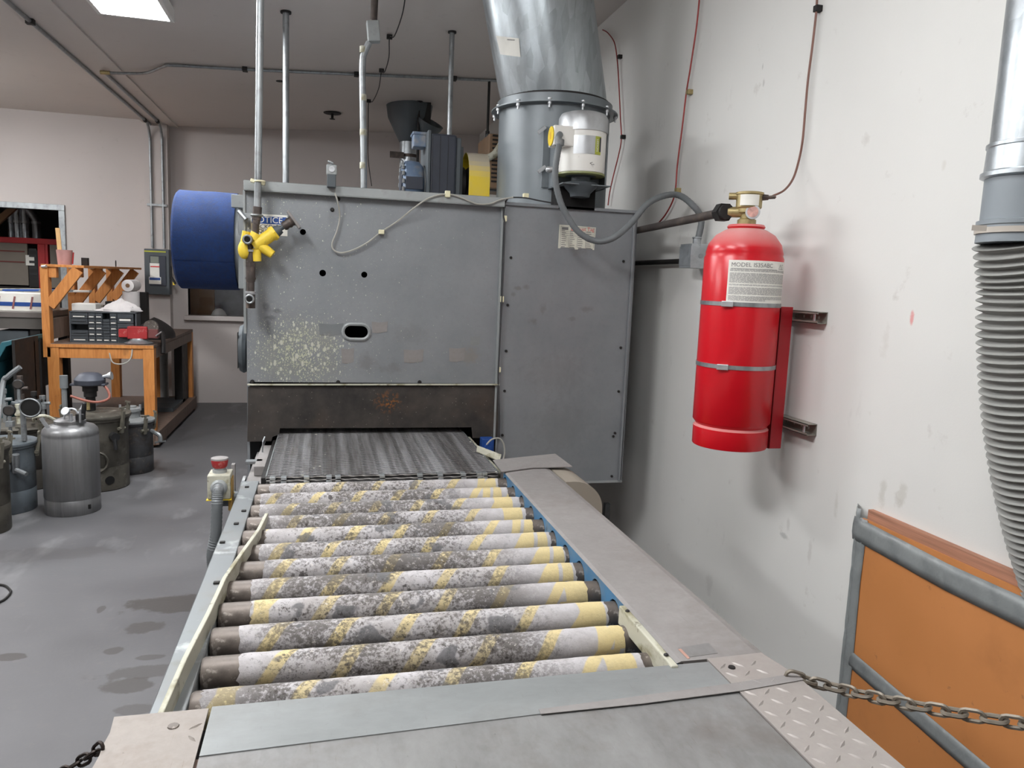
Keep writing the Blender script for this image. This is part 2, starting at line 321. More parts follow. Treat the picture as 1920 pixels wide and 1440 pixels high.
# ---------------------------------------------------------------- mesh helpers
def vv(p): return p if isinstance(p, V) else V(p)
def frame_of(d):
    d = vv(d).normalized(); a = V((0, 0, 1)) if abs(d.z) < .9 else V((1, 0, 0))
    x = d.cross(a).normalized(); return x, x.cross(d).normalized() if False else d.cross(x).normalized()
def smooth_path(pts, k=6):
    pts = [vv(p) for p in pts]; out = []
    for i in range(len(pts)-1):
        p0 = pts[max(i-1, 0)]; p1 = pts[i]; p2 = pts[i+1]; p3 = pts[min(i+2, len(pts)-1)]
        for j in range(k):
            t = j/k
            out.append(.5*((2*p1)+(p2-p0)*t+(2*p0-5*p1+4*p2-p3)*t*t+(3*p1-p0-3*p2+p3)*t**3))
    return out+[pts[-1]]
ORG = {}
class B:
    def __init__(s): s.v = []; s.f = []; s.sm = []
    def add(s, vs, fs, smooth=False):
        k = len(s.v); s.v += [vv(p) for p in vs]; s.f += [tuple(i+k for i in f) for f in fs]; s.sm += [smooth]*len(fs); return s
    def box(s, a, b):
        (x0, y0, z0), (x1, y1, z1) = a, b
        return s.add([(x0, y0, z0), (x1, y0, z0), (x1, y1, z0), (x0, y1, z0), (x0, y0, z1), (x1, y0, z1), (x1, y1, z1), (x0, y1, z1)],
                     [(0, 3, 2, 1), (4, 5, 6, 7), (0, 1, 5, 4), (1, 2, 6, 5), (2, 3, 7, 6), (3, 0, 4, 7)])
    def obox(s, c, u, v, w):
        """box about c with half-axis vectors u, v, w"""
        c, u, v, w = map(vv, (c, u, v, w)); P = [c+a*u+b*v+d*w for d in (-1, 1) for b in (-1, 1) for a in (-1, 1)]
        f = [(0, 2, 3, 1), (4, 5, 7, 6), (0, 1, 5, 4), (2, 6, 7, 3), (0, 4, 6, 2), (1, 3, 7, 5)]
        if u.cross(v).dot(w) < 0: f = [tuple(reversed(q)) for q in f]
        return s.add(P, f)
    def beam(s, a, b, wx, wz, up=(0, 0, 1)):
        """bar of rectangular section from a to b"""
        a, b = vv(a), vv(b); d = b-a; side = d.cross(vv(up)).normalized(); u = side.cross(d).normalized()
        return s.obox((a+b)/2, d/2, side*wx/2, u*wz/2)
    def cyl(s, a, b, r0, r1=None, n=16, caps=True, smooth=True):
        a, b = vv(a), vv(b); r1 = r0 if r1 is None else r1
        return s.tube([a, b], [r0, r1], n, caps, smooth)
    def tube(s, path, r, n=8, caps=True, smooth=True, closed=False):
        path = [vv(p) for p in path]; m = len(path); rs = r if isinstance(r, (list, tuple)) else [r]*m
        t0 = (path[1]-path[0]).normalized(); x, y = frame_of(t0); vs = []
        for i, p in enumerate(path):
            if closed: t = (path[(i+1) % m]-path[i-1]).normalized()
            else: t = (path[min(i+1, m-1)]-path[max(i-1, 0)])
            t = t.normalized() if t.length > 1e-9 else t0
            x = (x-t*x.dot(t)).normalized(); y = t.cross(x)
            for j in range(n):
                a = 2*PI*j/n; vs.append(p+(x*math.cos(a)+y*math.sin(a))*rs[i])
        fs = []
        for i in range(m if closed else m-1):
            q = (i+1) % m
            for j in range(n): fs.append((i*n+j, i*n+(j+1) % n, q*n+(j+1) % n, q*n+j))
        s.add(vs, fs, smooth)
        if caps and not closed:
            k = len(s.v)-len(vs)
            s.f += [tuple(k+j for j in reversed(range(n))), tuple(k+(m-1)*n+j for j in range(n))]; s.sm += [False, False]
        return s
    def lathe(s, prof, c=(0, 0, 0), ax=(0, 0, 1), n=24, smooth=True):
        """profile of (radius, height) about axis ax through c"""
        c = vv(c); a = vv(ax).normalized(); x, y = frame_of(a); m = len(prof)
        vs = [c+a*h+(x*math.cos(2*PI*j/n)+y*math.sin(2*PI*j/n))*max(r, 1e-4) for r, h in prof for j in range(n)]
        fs = [(i*n+j, i*n+(j+1) % n, (i+1)*n+(j+1) % n, (i+1)*n+j) for i in range(m-1) for j in range(n)]
        s.add(vs, fs, smooth); k = len(s.v)-len(vs)
        s.f += [tuple(k+j for j in reversed(range(n))), tuple(k+(m-1)*n+j for j in range(n))]; s.sm += [False, False]
        return s
    def ball(s, c, r, sc=(1, 1, 1), n=14, m=8):
        c = vv(c); vs = [c+V((sc[0]*r*math.sin(PI*i/m)*math.cos(2*PI*j/n), sc[1]*r*math.sin(PI*i/m)*math.sin(2*PI*j/n), sc[2]*r*math.cos(PI*i/m))) for i in range(m+1) for j in range(n)]
        return s.add(vs, [(i*n+j, (i+1)*n+j, (i+1)*n+(j+1) % n, i*n+(j+1) % n) for i in range(m) for j in range(n)], True)
    def ring(s, c, R, r, ax=(0, 0, 1), n=28, k=6):
        c = vv(c); x, y = frame_of(ax)
        return s.tube([c+(x*math.cos(2*PI*i/n)+y*math.sin(2*PI*i/n))*R for i in range(n)], r, k, False, True, True)
    def plate(s, outline, holes, P, t):
        """flat sheet with real holes; P(u, v, depth) places it, t = thickness"""
        loops = [outline]+list(holes); pts = [p for L in loops for p in L]
        tris = tessellate_polygon([[V((a, b, 0)) for a, b in L] for L in loops]); n = len(pts)
        vs = [P(a, b, 0) for a, b in pts]+[P(a, b, t) for a, b in pts]; fs = []
        for q in tris:
            fs.append(tuple(q)); fs.append(tuple(i+n for i in reversed(q)))
        k = 0
        for L in loops:
            m = len(L); fs += [(k+i, k+(i+1) % m, k+(i+1) % m+n, k+i+n) for i in range(m)]; k += m
        return s.add(vs, fs)
    def prism(s, poly, P, t): return s.plate(poly, [], P, t)
    def build(s, name, m, parent=None, bev=0, label=None, local=False, fix=True, kind=None, seg=2):
        lo = V([min(p[i] for p in s.v) for i in range(3)]); hi = V([max(p[i] for p in s.v) for i in range(3)]); c = (lo+hi)/2
        me = bpy.data.meshes.new(name); me.from_pydata([p-c for p in s.v], [], s.f)
        if fix:
            bm = bmesh.new(); bm.from_mesh(me); bmesh.ops.recalc_face_normals(bm, faces=bm.faces); bm.to_mesh(me); bm.free()
        if len(me.polygons) == len(s.sm):
            me.polygons.foreach_set('use_smooth', s.sm)
            if any(s.sm): me.set_sharp_from_angle(angle=math.radians(42))
        me.materials.append(m); o = bpy.data.objects.new(name, me); C.objects.link(o)
        po = V((0, 0, 0)) if (parent is None or local) else ORG[parent]
        o.location = c-po; ORG[o] = c
        if parent is not None: o.parent = parent
        if bev:
            b = o.modifiers.new('bevel', 'BEVEL'); b.width = bev; b.segments = seg; b.limit_method = 'ANGLE'; b.angle_limit = math.radians(40)
        if label: o['label'] = label
        if kind: o['kind'] = kind
        return o
def tag(o, label, cat, group=None):
    o['label'] = label; o['category'] = cat
    if group: o['group'] = group
    return o
def thing(name, loc, label, cat, group=None):
    o = bpy.data.objects.new(name, None); o.empty_display_size = .1; C.objects.link(o); o.location = vv(loc); ORG[o] = vv(loc)
    return tag(o, label, cat, group)
def struct(o): o['kind'] = 'structure'; return o
def copy_tree(o, off, label=None, parent=None):
    c = o.copy(); C.objects.link(c); ORG[c] = ORG[o]+vv(off)
    if parent is None: c.location = o.location+vv(off)
    else: c.parent = parent
    if label: c['label'] = label
    for ch in list(o.children): copy_tree(ch, off, None, c)
    return c
def text(body, size, org, xd, yd, m, parent, name='lettering', bend=None, align='CENTER', ext=.0004):
    """flat print: glyph mesh laid along xd (reading) and yd (up)"""
    cu = bpy.data.curves.new(name, 'FONT'); cu.body = body; cu.size = size; cu.align_x = align; cu.align_y = 'CENTER'; cu.resolution_u = 3
    t = bpy.data.objects.new(name, cu); C.objects.link(t); dg = bpy.context.evaluated_depsgraph_get()
    me = bpy.data.meshes.new_from_object(t.evaluated_get(dg)); bpy.data.objects.remove(t)
    b = B(); xd, yd = vv(xd), vv(yd); nd = xd.cross(yd)
    P = bend or (lambda u, v: vv(org)+xd*u+yd*v+nd*ext)
    b.add([P(p.co.x, p.co.y) for p in me.vertices], [tuple(f.vertices) for f in me.polygons])
    return b.build(name, m, parent, fix=False)
def circ(u, v, r, n=14): return [(u+r*math.cos(2*PI*i/n), v+r*math.sin(2*PI*i/n)) for i in range(n)]
def stadium(u, v, a, b, n=8):
    r = b; return [(u+(a-b)+r*math.cos(-PI/2+PI*i/n), v+r*math.sin(-PI/2+PI*i/n)) for i in range(n+1)]+[(u-(a-b)+r*math.cos(PI/2+PI*i/n), v+r*math.sin(PI/2+PI*i/n)) for i in range(n+1)]
UP = V((0, 0, 1))
# ---------------------------------------------------------------- the setting
XW, YB, ZC = XWALL, 9.69, 3.27
CZ = lambda x: ZC if x < -1.7 else 3.225+.058*(x+1.7)      # the ceiling right of the beam climbs a little towards the wall
KW = XW/1.715                                   # wall fittings were first measured for a nearer wall
ZW = lambda z: 1.6+(z-1.6)*KW
XL, YF = -6.2, -3.6
struct(B().box((XL-.1, YF-.1, -.1), (XW+.1, 13.3, 0)).build('floor', FLOOR)).location  # one slab
fl = bpy.data.objects['floor']
# the floor pattern is laid out in room coordinates: keep its origin at the room's origin
for vtx in fl.data.vertices: vtx.co += fl.location
fl.location = (0, 0, 0)
struct(B().prism([(XL-.1, ZC), (-1.7, ZC), (-1.7, CZ(-1.69)), (XW+.1, CZ(XW+.1)), (XW+.1, 3.6), (XL-.1, 3.6)], lambda u, v, d: V((u, YF-.1+d, v)), YB+.12-YF+.1).build('ceiling', CEIL))
wr = struct(B().box((XW, YF, 0), (XW+.1, 13.2, 3.45)).build('wall_right', WALL))
for vtx in wr.data.vertices: vtx.co += wr.location
wr.location = (0, 0, 0)
struct(B().box((XL-.1, YF, 0), (XL, 13.2, ZC)).build('wall_left', BACKW))
struct(B().box((XL, YF-.1, 0), (XW, YF, 3.45)).build('wall_front', BACKW))
# back wall with its two interior openings
W1 = (-5.4, -2.93, 1.0, 2.2); W2 = (-1.58, -.42, 1.06, 1.86)
b = B(); hs = [[(a, c), (bb, c), (bb, d), (a, d)] for a, bb, c, d in (W1, W2)]
b.plate([(XL, 0), (XW, 0), (XW, 3.45), (XL, 3.45)], hs, lambda u, v, d: V((u, YB+d, v)), .12)
struct(b.build('wall_back', BACKW))
# room beyond the back wall
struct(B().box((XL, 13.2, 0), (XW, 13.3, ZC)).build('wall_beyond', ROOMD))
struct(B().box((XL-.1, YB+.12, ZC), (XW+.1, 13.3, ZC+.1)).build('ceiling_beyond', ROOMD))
# pilaster and ceiling beam
struct(B().box((-1.995, 9.53, 0), (-1.75, YB, ZC-.01)).build('trim_1', BACKW))
struct(B().box((-2.0, YF, ZC-.055), (-1.66, YB, ZC+.01)).build('trim_2', CEIL))
def opening(n, w, fr, m, sill=True, glass=False):
    a, bb, c, d = w; root = thing('window_%d' % n, ((a+bb)/2, YB, c), '', ''); del root['label'], root['category']; root['kind'] = 'structure'
    f = B().box((a-fr, YB-.02, d), (bb+fr, YB+.13, d+fr)); f.build('head_frame', m, root, .004)
    B().box((bb, YB-.02, c), (bb+fr, YB+.13, d)).build('jamb', m, root, .004)
    B().box((a-fr, YB-.02, c), (a, YB+.13, d)).build('jamb', m, root, .004)
    if sill: B().box((a-fr-.02, YB-.09, c-.055), (bb+fr+.02, YB+.13, c)).build('sill', BACKW, root, .005)
    if glass: B().box((a, YB+.05, c), (bb, YB+.056, d)).build('pane', GLASS, root)
opening(1, W1, .065, PIPEG)
opening(2, W2, .02, BACKW, True, True)
# lamps: one in view, the others out of frame, the last added to brighten the floor
for i, (x, y, p) in enumerate(LAMPS):
    ZC = CZ(x)
    lt = thing('fluorescent_fixture', (x, y, ZC), ['ceiling fluorescent fixture with lit white diffuser, the one in view', 'fluorescent fixture over the roller conveyor', 'fluorescent fixture over the open floor left of the conveyor', 'fluorescent fixture over the left part of the shop by the workbench', 'fluorescent fixture behind the photographer', 'added unseen fixture brightening the floor at the far left'][i], 'lamp', 'ceiling fluorescent fixtures')
    if i == 0:
        f = B().box((x-.225, y-.63, ZC-.08), (x-.2, y+.63, ZC)).box((x+.2, y-.63, ZC-.08), (x+.225, y+.63, ZC)).box((x-.2, y-.63, ZC-.08), (x+.2, y-.61, ZC)).box((x-.2, y+.61, ZC-.08), (x+.2, y+.63, ZC)).box((x-.2, y-.61, ZC-.02), (x+.2, y+.61, ZC))
        f.build('housing', WHITE, lt)
        B().box((x-.2, y-.61, ZC-.078), (x+.2, y+.61, ZC-.07)).build('diffuser', LENS[i], lt)
    else:
        B().box((x-.2, y-.63, ZC-.03), (x+.2, y+.63, ZC)).build('housing', WHITE, lt)
        q = [(x-.19, ZC-.031), (x+.19, ZC-.031), (x+.18, ZC-.09), (x+.13, ZC-.115), (x-.13, ZC-.115), (x-.18, ZC-.09)]
        B().prism(q, lambda u, v, d: V((u, y-.61+d, v)), 1.22).build('wrap_lens', LENS[i], lt)
ZC = 3.27
# ---------------------------------------------------------------- curing oven
OY = 3.9
def o_(px, py, d=0): return at(px, py, Y=OY-d)
oven = thing('curing_oven', (.6, 5.2, 0), 'big gray conveyor curing oven with bolted panels and spattered front', 'oven')
OX0, OX1, OXM, OT = -.372, 1.645, .905, 2.0
def PX(y0): return lambda u, v, d: V((u, y0+d, v))
b = B()
holes = []
for px, py, r in ((568, 435, .0145), (605, 512, .0165), (683, 515, .0155)):
    p = o_(px, py); holes.append(circ(p.x, p.z, r))
sl = o_(668, 622); holes.append(stadium(sl.x, sl.z, .058, .03))
b.plate([(OX0, 1.06), (OXM-.012, 1.06), (OXM-.012, 1.985), (OX0, 1.985)], holes, PX(OY), .004)
b.build('front_panel', OVENS, oven)
pth = [V((u, OY-.004, v)) for u, v in stadium(sl.x, sl.z, .066, .038, 8)]
B().tube(pth, .009, 6, False, True, True).build('slot_rim', PAINTGRAY, oven)
# shell behind the front
B().box((OX0, OY+.004, .55), (OX0+.012, 6.9, 1.99)).build('side_panel', OVEN, oven)
B().box((OX0, OY+.05, 1.99), (OX1, 6.9, 2.005)).build('roof_panel', OVEN, oven)
B().box((OX0, 6.9, .55), (OX1, 6.91, 2.0)).build('rear_panel', OVEN, oven)
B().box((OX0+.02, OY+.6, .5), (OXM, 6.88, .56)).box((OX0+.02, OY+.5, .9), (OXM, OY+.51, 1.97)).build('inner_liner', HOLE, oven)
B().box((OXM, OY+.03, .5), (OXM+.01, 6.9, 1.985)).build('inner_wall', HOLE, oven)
# top angle: lip over the front panel
B().box((OX0-.005, OY-.045, 1.986), (OXM-.012, OY-.04, 2.03)).box((OX0-.005, OY-.045, 2.026), (OXM-.012, OY+.1, 2.03)).box((OX0-.005, OY-.045, 1.982), (OXM-.012, OY+.0, 1.986)).build('top_angle', PAINTGRAY, oven, .002)
B().box((OXM-.012, OY-.02, 1.995), (OX1+.004, OY+.3, 2.012)).build('top_flange', OVEN, oven, .003)
# right hand plenum box
b = B()
pl = [(OXM, .52), (OX1-.012, .505), (OX1, 1.995), (OXM, 1.995)]
b.plate(pl, [], PX(OY-.004), .004); b.build('plenum_panel', OVENP, oven)
b = B().box((OX1-.006, OY-.004, .505), (OX1, OY+.9, 1.995)).box((OX1-.026, OY-.016, .51), (OX1-.014, OY-.004, 1.99))
b.build('plenum_flange', OVEN, oven, .002)
B().box((OXM+.01, OY, .502), (OX1-.004, OY+.9, .516)).box((OXM, OY-.008, .5), (OX1, OY-.0, .512)).build('plenum_floor', PAINTGRAY, oven)
# seam between the panels
B().box((OXM-.022, OY-.02, .76), (OXM-.010, OY, 1.985)).build('seam_angle', PAINTGRAY, oven, .002)
B().box((OXM-.006, OY-.012, .52), (OXM+.004, OY-.002, 1.98)).build('seam_angle', OVEN, oven, .002)
# shroud with the product opening
pts = [o_(*p, .014) for p in ((465, 725), (936, 724), (937, 822), (886, 821), (884, 801), (525, 803), (523, 815), (511, 819), (509, 827), (464, 828))]
B().prism([(p.x, p.z) for p in pts], PX(OY-.016), .006).build('entry_shroud', SHROUD, oven)
B().beam(o_(464, 722, .024)+V((0, 0, .002)), o_(936, 721, .024), .018, .007).build('shroud_lip', CREAM, oven, .001)
# bolts
bolt = None
for px, py in ((473, 716), (634, 717), (787, 717), (931, 717), (1198-240, 483), (952, 572), (949, 658), (946, 733), (942, 816), (1169, 490), (1164, 652), (1160, 734), (1153, 812), (1147, 893), (634, 391-18), (623, 393), (1150, 818)):
    p = o_(px, py, .006)
    if bolt is None:
        bolt = B().lathe([(.0, -.008), (.006, -.008), (.0075, -.004), (.0075, .004), (.011, .004), (.011, .006)], p, (0, 1, 0), 8).build('bolt', DARK, oven)
    else:
        c = bolt.copy(); C.objects.link(c); c.parent = oven; c.location = p-ORG[oven]
# remnants of stickers on the front
for i, (a, c, m) in enumerate((((640, 653), (664, 681), COVER), ((757, 655), (794, 680), COVER), ((598, 606), (644, 629), RAILG), ((697, 603), (727, 624), COVER), ((842, 652), (872, 678), COVER), ((882, 630), (900, 648), SHEET2))):
    p, q = o_(*a, .002), o_(*c, .002); w_ = q.x-p.x; h_ = q.z-p.z
    poly = [(p.x, p.z), (p.x+w_*.5, p.z-.004), (q.x, p.z+.003), (q.x-.004, q.z+.006), (p.x+w_*.4, q.z-.003), (p.x+.003, q.z)]
    B().prism(poly, PX(OY-.002), .0015).build('tape_remnant', m, oven)
# notice sign
s0, s1 = o_(470, 400, .002), o_(539, 443, .002)
sg = thing('notice_sign', (s0.x, OY, s0.z), 'white and blue notice sign behind the pipe on the oven front', 'sign')
B().box((s0.x, OY-.003, s1.z), (s1.x, OY-.0005, s0.z)).build('sign_plate', PAPER, sg)
hh = s0.z-s1.z; bz = s0.z-hh*.1
B().box((s0.x+.004, OY-.0036, bz-hh*.36), (s1.x-.004, OY-.003, bz)).build('header_band', SIGNB, sg)
cx = (s0.x+s1.x)/2
text('NOTICE', .041, (cx-.012, OY-.0038, bz-hh*.18), (1, 0, 0), UP, PAPER, sg)
text('LOCKOUT', .028, (cx-.012, OY-.0032, s0.z-hh*.6), (1, 0, 0), UP, INKD, sg)
text('REQUIRED', .024, (cx-.02, OY-.0032, s0.z-hh*.82), (1, 0, 0), UP, INKD, sg)
# exhaust tag
a, c = o_(1049, 421, .006), o_(1115, 469, .006)
tg = thing('exhaust_tag', (a.x, OY, a.z), 'white paper exhaust tag on the right oven panel', 'tag')
z1 = c.z+.006
B().prism([(a.x, a.z), (c.x, a.z-.004), (c.x-.003, c.z), (c.x-.012, c.z), (c.x-.014, z1), (a.x+(c.x-a.x)*.55, z1), (a.x+(c.x-a.x)*.53, z1-.008), (a.x+(c.x-a.x)*.45, z1-.008), (a.x+(c.x-a.x)*.44, z1), (a.x+.012, z1), (a.x+.01, c.z), (a.x-.002, c.z)], PX(OY-.007), .002).build('tag_sheet', PAPERT, tg)
text('Exhaust Tag', .027, (c.x-.075, OY-.0075, a.z-.018), (1, 0, .02), UP, INKR, tg)
b = B(); rr = random.Random(3); W_ = c.x-a.x
for i in range(9):
    z = a.z-.034-i*.0105
    if i < 3: b.box((a.x+.012, OY-.0076, z), (c.x-.01, OY-.0071, z+.0012))
    for k in range(4):
        x = a.x+.014+k*(W_-.02)/4; b.box((x, OY-.0076, z+.002), (x+rr.uniform(.015, .03), OY-.0071, z+.005))
for k in range(5): x = a.x+.008+k*(W_-.016)/4; b.box((x, OY-.0076, z1+.004), (x+.0012, OY-.0071, a.z-.06 if 0 < k < 4 else a.z-.008))
b.box((a.x+.008, OY-.0076, a.z-.01), (c.x-.008, OY-.0071, a.z-.0088)); b.box((a.x+.014, OY-.0076, a.z-.026), (a.x+.05, OY-.0071, a.z-.012))
b.build('printed_lines', INK, tg)
# limit switch on the top angle
p = o_(622, 330, .05)
sw = thing('limit_switch', p, 'small gray limit switch with lever standing on the oven top edge', 'switch')
b0, b1 = o_(613, 352, .05), o_(630, 310, .05)
B().box((b0.x, OY-.085, b0.z), (b1.x, OY-.045, b1.z)).build('switch_body', DISC, sw, .004)
B().box((b0.x-.003, OY-.088, b1.z-.05), (b1.x+.004, OY-.04, b1.z-.002)).build('switch_head', PAINTGRAY, sw, .006)
B().lathe([(.014, 0), (.014, .006), (.007, .006), (.007, .002)], (b0.x+.022, OY-.087, b1.z-.024), (0, -1, 0), 14).build('eyelet', STEEL, sw)
B().beam((b0.x+.004, OY-.06, b1.z+.015), (b1.x-.012, OY-.06, b1.z+.006), .02, .009).cyl((b0.x+.02, OY-.06, b1.z-.004), (b0.x+.02, OY-.06, b1.z+.012), .006).build('lever', PIPEG, sw, .002)
# signal cable looping over the front
cb = thing('signal_cable', o_(700, 430), 'thin pale cable looping from the switch across the oven front', 'cable')
pth = [o_(x, y, .02 if y > 392 else .055) for x, y in ((628, 362), (633, 378), (637, 405), (632, 432), (623, 455), (625, 468), (640, 474), (664, 468), (690, 454), (716, 434), (745, 415), (775, 391), (805, 371), (838, 364), (866, 371), (893, 382), (918, 382), (940, 374), (962, 370))]
B().tube(smooth_path(pth, 6), .0042, 6).build('cable', CABLE, cb)
pth = [o_(x, y, .03) for x, y in ((952, 372), (945, 385), (944, 405), (946, 420), (944, 480), (941, 560), (937, 640), (934, 715), (936, 790), (934, 822))]
B().tube(smooth_path(pth, 4), .0045, 6).build('cable', INKD, cb, label='darker cable down the panel seam')
pth = [o_(x, y, .03) for x, y in ((958, 370), (985, 371), (1010, 376), (1038, 381))]
B().tube(smooth_path(pth, 4), .004, 6).build('cable', INKD, cb)
for px, py, hx, hz in ((715, 435, .014, .011), (839, 364, .013, .016), (986, 367, .014, .012), (947, 410, .008, .015), (941, 561, .009, .016), (936, 693, .007, .014)):
    dd_ = .05 if py == 364 else .02; q = o_(px, py, dd_); B().box((q.x-hx, OY-dd_-.012, q.z-hz), (q.x+hx, OY-.002-(.04 if py == 364 else 0), q.z+hz)).build('cable_clip', CLIP, cb, .003)
# oven legs and the bits of frame round the belt
lg = [(OX1-.14, 4.5), (OX0+.03, 4.1), (OX0+.03, 6.8), (OX1-.1, 6.8)]
for x, y in lg: B().box((x, y, 0), (x+.06, y+.06, .56)).build('leg', PAINTGRAY, oven, .003)
p = at(1139, 960, Y=4.45); B().box((p.x-.012, 4.46, p.z-.06), (p.x+.022, 4.5, p.z+.05)).build('leg_bracket', RAILG, oven)
# wheel of the side blower, seen edge on
p = at(457, 672, X=OX0-.02)
B().lathe([(.02, -.02), (.115, -.018), (.125, 0), (.115, .018), (.02, .02)], (OX0-.028, 4.06, 1.21), (1, 0, 0), 24).build('side_cover', DISC, oven)
b = B()
for k in range(7): b.box((OX0-.05, 3.96+k*.03, 1.12), (OX0-.046, 3.972+k*.03, 1.30))
b.build('side_grille', DARK, oven)
# left door channel of the oven front
B().box((OX0-.012, OY-.012, 1.3), (OX0, OY+.03, 1.985)).build('corner_angle', PAINTGRAY, oven, .002)
# ---------------------------------------------------------------- blue intake filter on the oven's side
ff = thing('intake_filter', (-.7, 4.75, 1.78), 'round intake wrapped in blue filter fabric at the oven\'s left side', 'filter')
DX0, DX1, DYC, DZC, DR = -.83, -.50, 4.83, 1.772, .283
rr = random.Random(5)
prof = [(DR-.05, 0), (DR-.01, .0), (DR+.002, .012), (DR, .1), (DR+.003, .2), (DR, DX1-DX0)]
B().lathe(prof, (DX0, DYC, DZC), (1, 0, 0), 40).build('filter_fabric', FILTER, ff)
ov = [V((DX0+.01, DYC+(DR+.004)*math.cos(a), DZC+(DR+.004)*math.sin(a))) for a in [math.radians(193-t*2) for t in range(-6, 7)]]
b = B(); n0 = len(ov)
b.add([v for v in ov]+[v+V((DX1-DX0-.012, 0, 0)) for v in ov], [(i, i+1, n0+i+1, n0+i) for i in range(n0-1)], True); b.build('overlap_flap', FILTER, ff)
B().lathe([(.02, 0), (DR-.03, 0), (DR-.03, .06), (.02, .06)], (DX1-.02, DYC, DZC), (1, 0, 0), 32).build('end_plate', PAINTGRAY, ff)
B().box((DX1+.02, DYC-.25, DZC-.27), (OX0-.001, DYC+.25, DZC+.25)).build('intake_box', PAINTGRAY, ff, .006)
q = at(428, 374, Y=4.52); B().box((DX1-.005, 4.5, 1.95), (OX0-.002, 4.58, 2.02)).build('mounting_bracket', PAINTGRAY, ff, .003)
# ---------------------------------------------------------------- wire mesh belt
belt = thing('wire_mesh_belt', (.255, 3.4, .75), 'dark woven wire belt running into the oven mouth', 'belt')
BX0, BX1, BZ, NY = -.222, .722, .795, 3.07
b = B(); rr = random.Random(2)
def rod(path_y, z, ph):
    n_ = 34; pts = []
    for i in range(n_*2+1):
        x = BX0+(BX1-BX0)*i/(n_*2); k = ((i+ph)//2) % 2
        pts.append(V((x, path_y+(.0035 if k else -.0035), z)))
    b.tube(pts, .0019, 4, True, False)
for i in range(100): rod(NY+i*.0125, BZ+(i % 2)*.0006, i*2)
b.build('wire_weave', BELT, belt, kind='stuff')
b = B()
for i, a in enumerate((22, 50, 80, 112)):
    a = math.radians(a); rod(NY-.034*math.sin(a), BZ-.034+.034*math.cos(a), i*2)
b.build('nose_wires', mat('worn_nose_wire', (142, 138, 134), .45, .4, .3, 30), belt, kind='stuff')
B().box((BX0+.004, NY, BZ-.02), (BX1-.004, 4.4, BZ-.006)).build('belt_bed', DARK, belt)
B().cyl((BX0, NY, BZ-.035), (BX1, NY, BZ-.035), .024).build('nose_roller', DARK, belt)
for sx in (BX0-.001, BX1+.001): B().box((sx-.002, NY-.01, BZ-.01), (sx+.002, 4.3, BZ+.003)).build('belt_edge', PIPEG, belt)
for i, px in enumerate((511, 532, 575, 617, 634, 717, 788, 826, 869, 899, 909)):
    p = at(px, 900, Y=3.04); B().box((p.x-.011, NY-.040, BZ-.04), (p.x+.011, NY-.034, BZ-.012)).box((p.x-.011, NY-.030, BZ-.010), (p.x+.011, NY, BZ+.003)).build('splice_clip', PIPEG, belt, .002)
# infeed side rails between oven and rollers
inf = thing('belt_side_frame', (-.3, 3.4, 0), 'gray steel frame pieces at the left edge of the wire belt', 'frame')
def PZ(z0): return lambda u, v, d: V((u, v, z0+d))
B().box((-.325, 3.3, .70), (-.255, 3.9, .705)).box((-.325, 3.3, .64), (-.32, 3.9, .70)).box((-.26, 3.3, .64), (-.255, 3.9, .70)).box((-.325, 3.3, .635), (-.255, 3.9, .64)).build('tube_rail', COVER, inf, .002)
B().box((-.30, 3.42, .706), (-.25, 3.85, .75)).build('angle_block', COVER, inf, .003)
B().box((-.345, 3.52, .735), (-.27, 3.56, .75)).build('latch_plate', RAILG, inf, .003)
B().tube([(-.285, 3.7, .75), (-.283, 3.7, .80), (-.275, 3.72, .82)], .004, 6).build('pin', PIPEG, inf)
B().box((-.385, 3.34, .5), (-.37, 3.37, .78)).build('upright_angle', COVER, inf, .002)
B().beam((-.36, 3.12, .62), (-.335, 3.4, .7), .012, .03).build('brace', RAILG, inf)
B().cyl((-.40, 3.1, .70), (-.33, 3.1, .70), .03, n=14).cyl((-.33, 3.1, .70), (-.31, 3.1, .70), .02).build('bearing_block', DISC, inf)
B().box((-.25, 3.16, .55), (-.232, 3.9, .765)).build('belt_guide', DARK, inf)
B().box((-.245, 3.15, .0), (-.205, 3.19, .74)).build('leg', DARK, inf)
B().box((-.38, 3.3, .0), (-.34, 3.34, .64)).build('leg', DARK, inf)
# right side of the belt: cream flap, blue sensor
fp = thing('cream_flap', (.77, 3.3, .77), 'bent cream sheet flap at the right edge of the wire belt', 'flap')
q = [at(895, 835, Y=3.45), at(940, 852, Y=3.35), at(937, 864, Y=3.32), at(893, 846, Y=3.4)]
nn = (q[1]-q[0]).cross(q[3]-q[0]).normalized()*.004
B().add([v for v in q]+[v+nn for v in q], [(0, 1, 2, 3), (7, 6, 5, 4), (0, 4, 5, 1), (1, 5, 6, 2), (2, 6, 7, 3), (3, 7, 4, 0)]).build('flap_sheet', CREAM, fp)
B().box((.745, 3.16, .60), (.76, 3.9, .772)).build('belt_guide', CREAM, fp, .003)
sn = thing('blue_sensor', at(915, 835, Y=3.78), 'blue sensor block with cable beside the right end of the oven mouth', 'sensor')
a, c = at(904, 823, Y=3.76), at(926, 848, Y=3.76)
B().box((a.x, 3.76, c.z), (c.x, 3.82, a.z)).build('sensor_body', SIGNB, sn, .004)
B().cyl((a.x+.03, 3.76, c.z+.025), (a.x+.03, 3.735, c.z+.025), .018).build('connector', SIGNB, sn)
B().tube(smooth_path([at(x, y, Y=3.73) for x, y in ((912, 834), (922, 824), (936, 822), (944, 832), (946, 850), (942, 866))], 4), .0045, 6).build('cable', CABLE, sn)
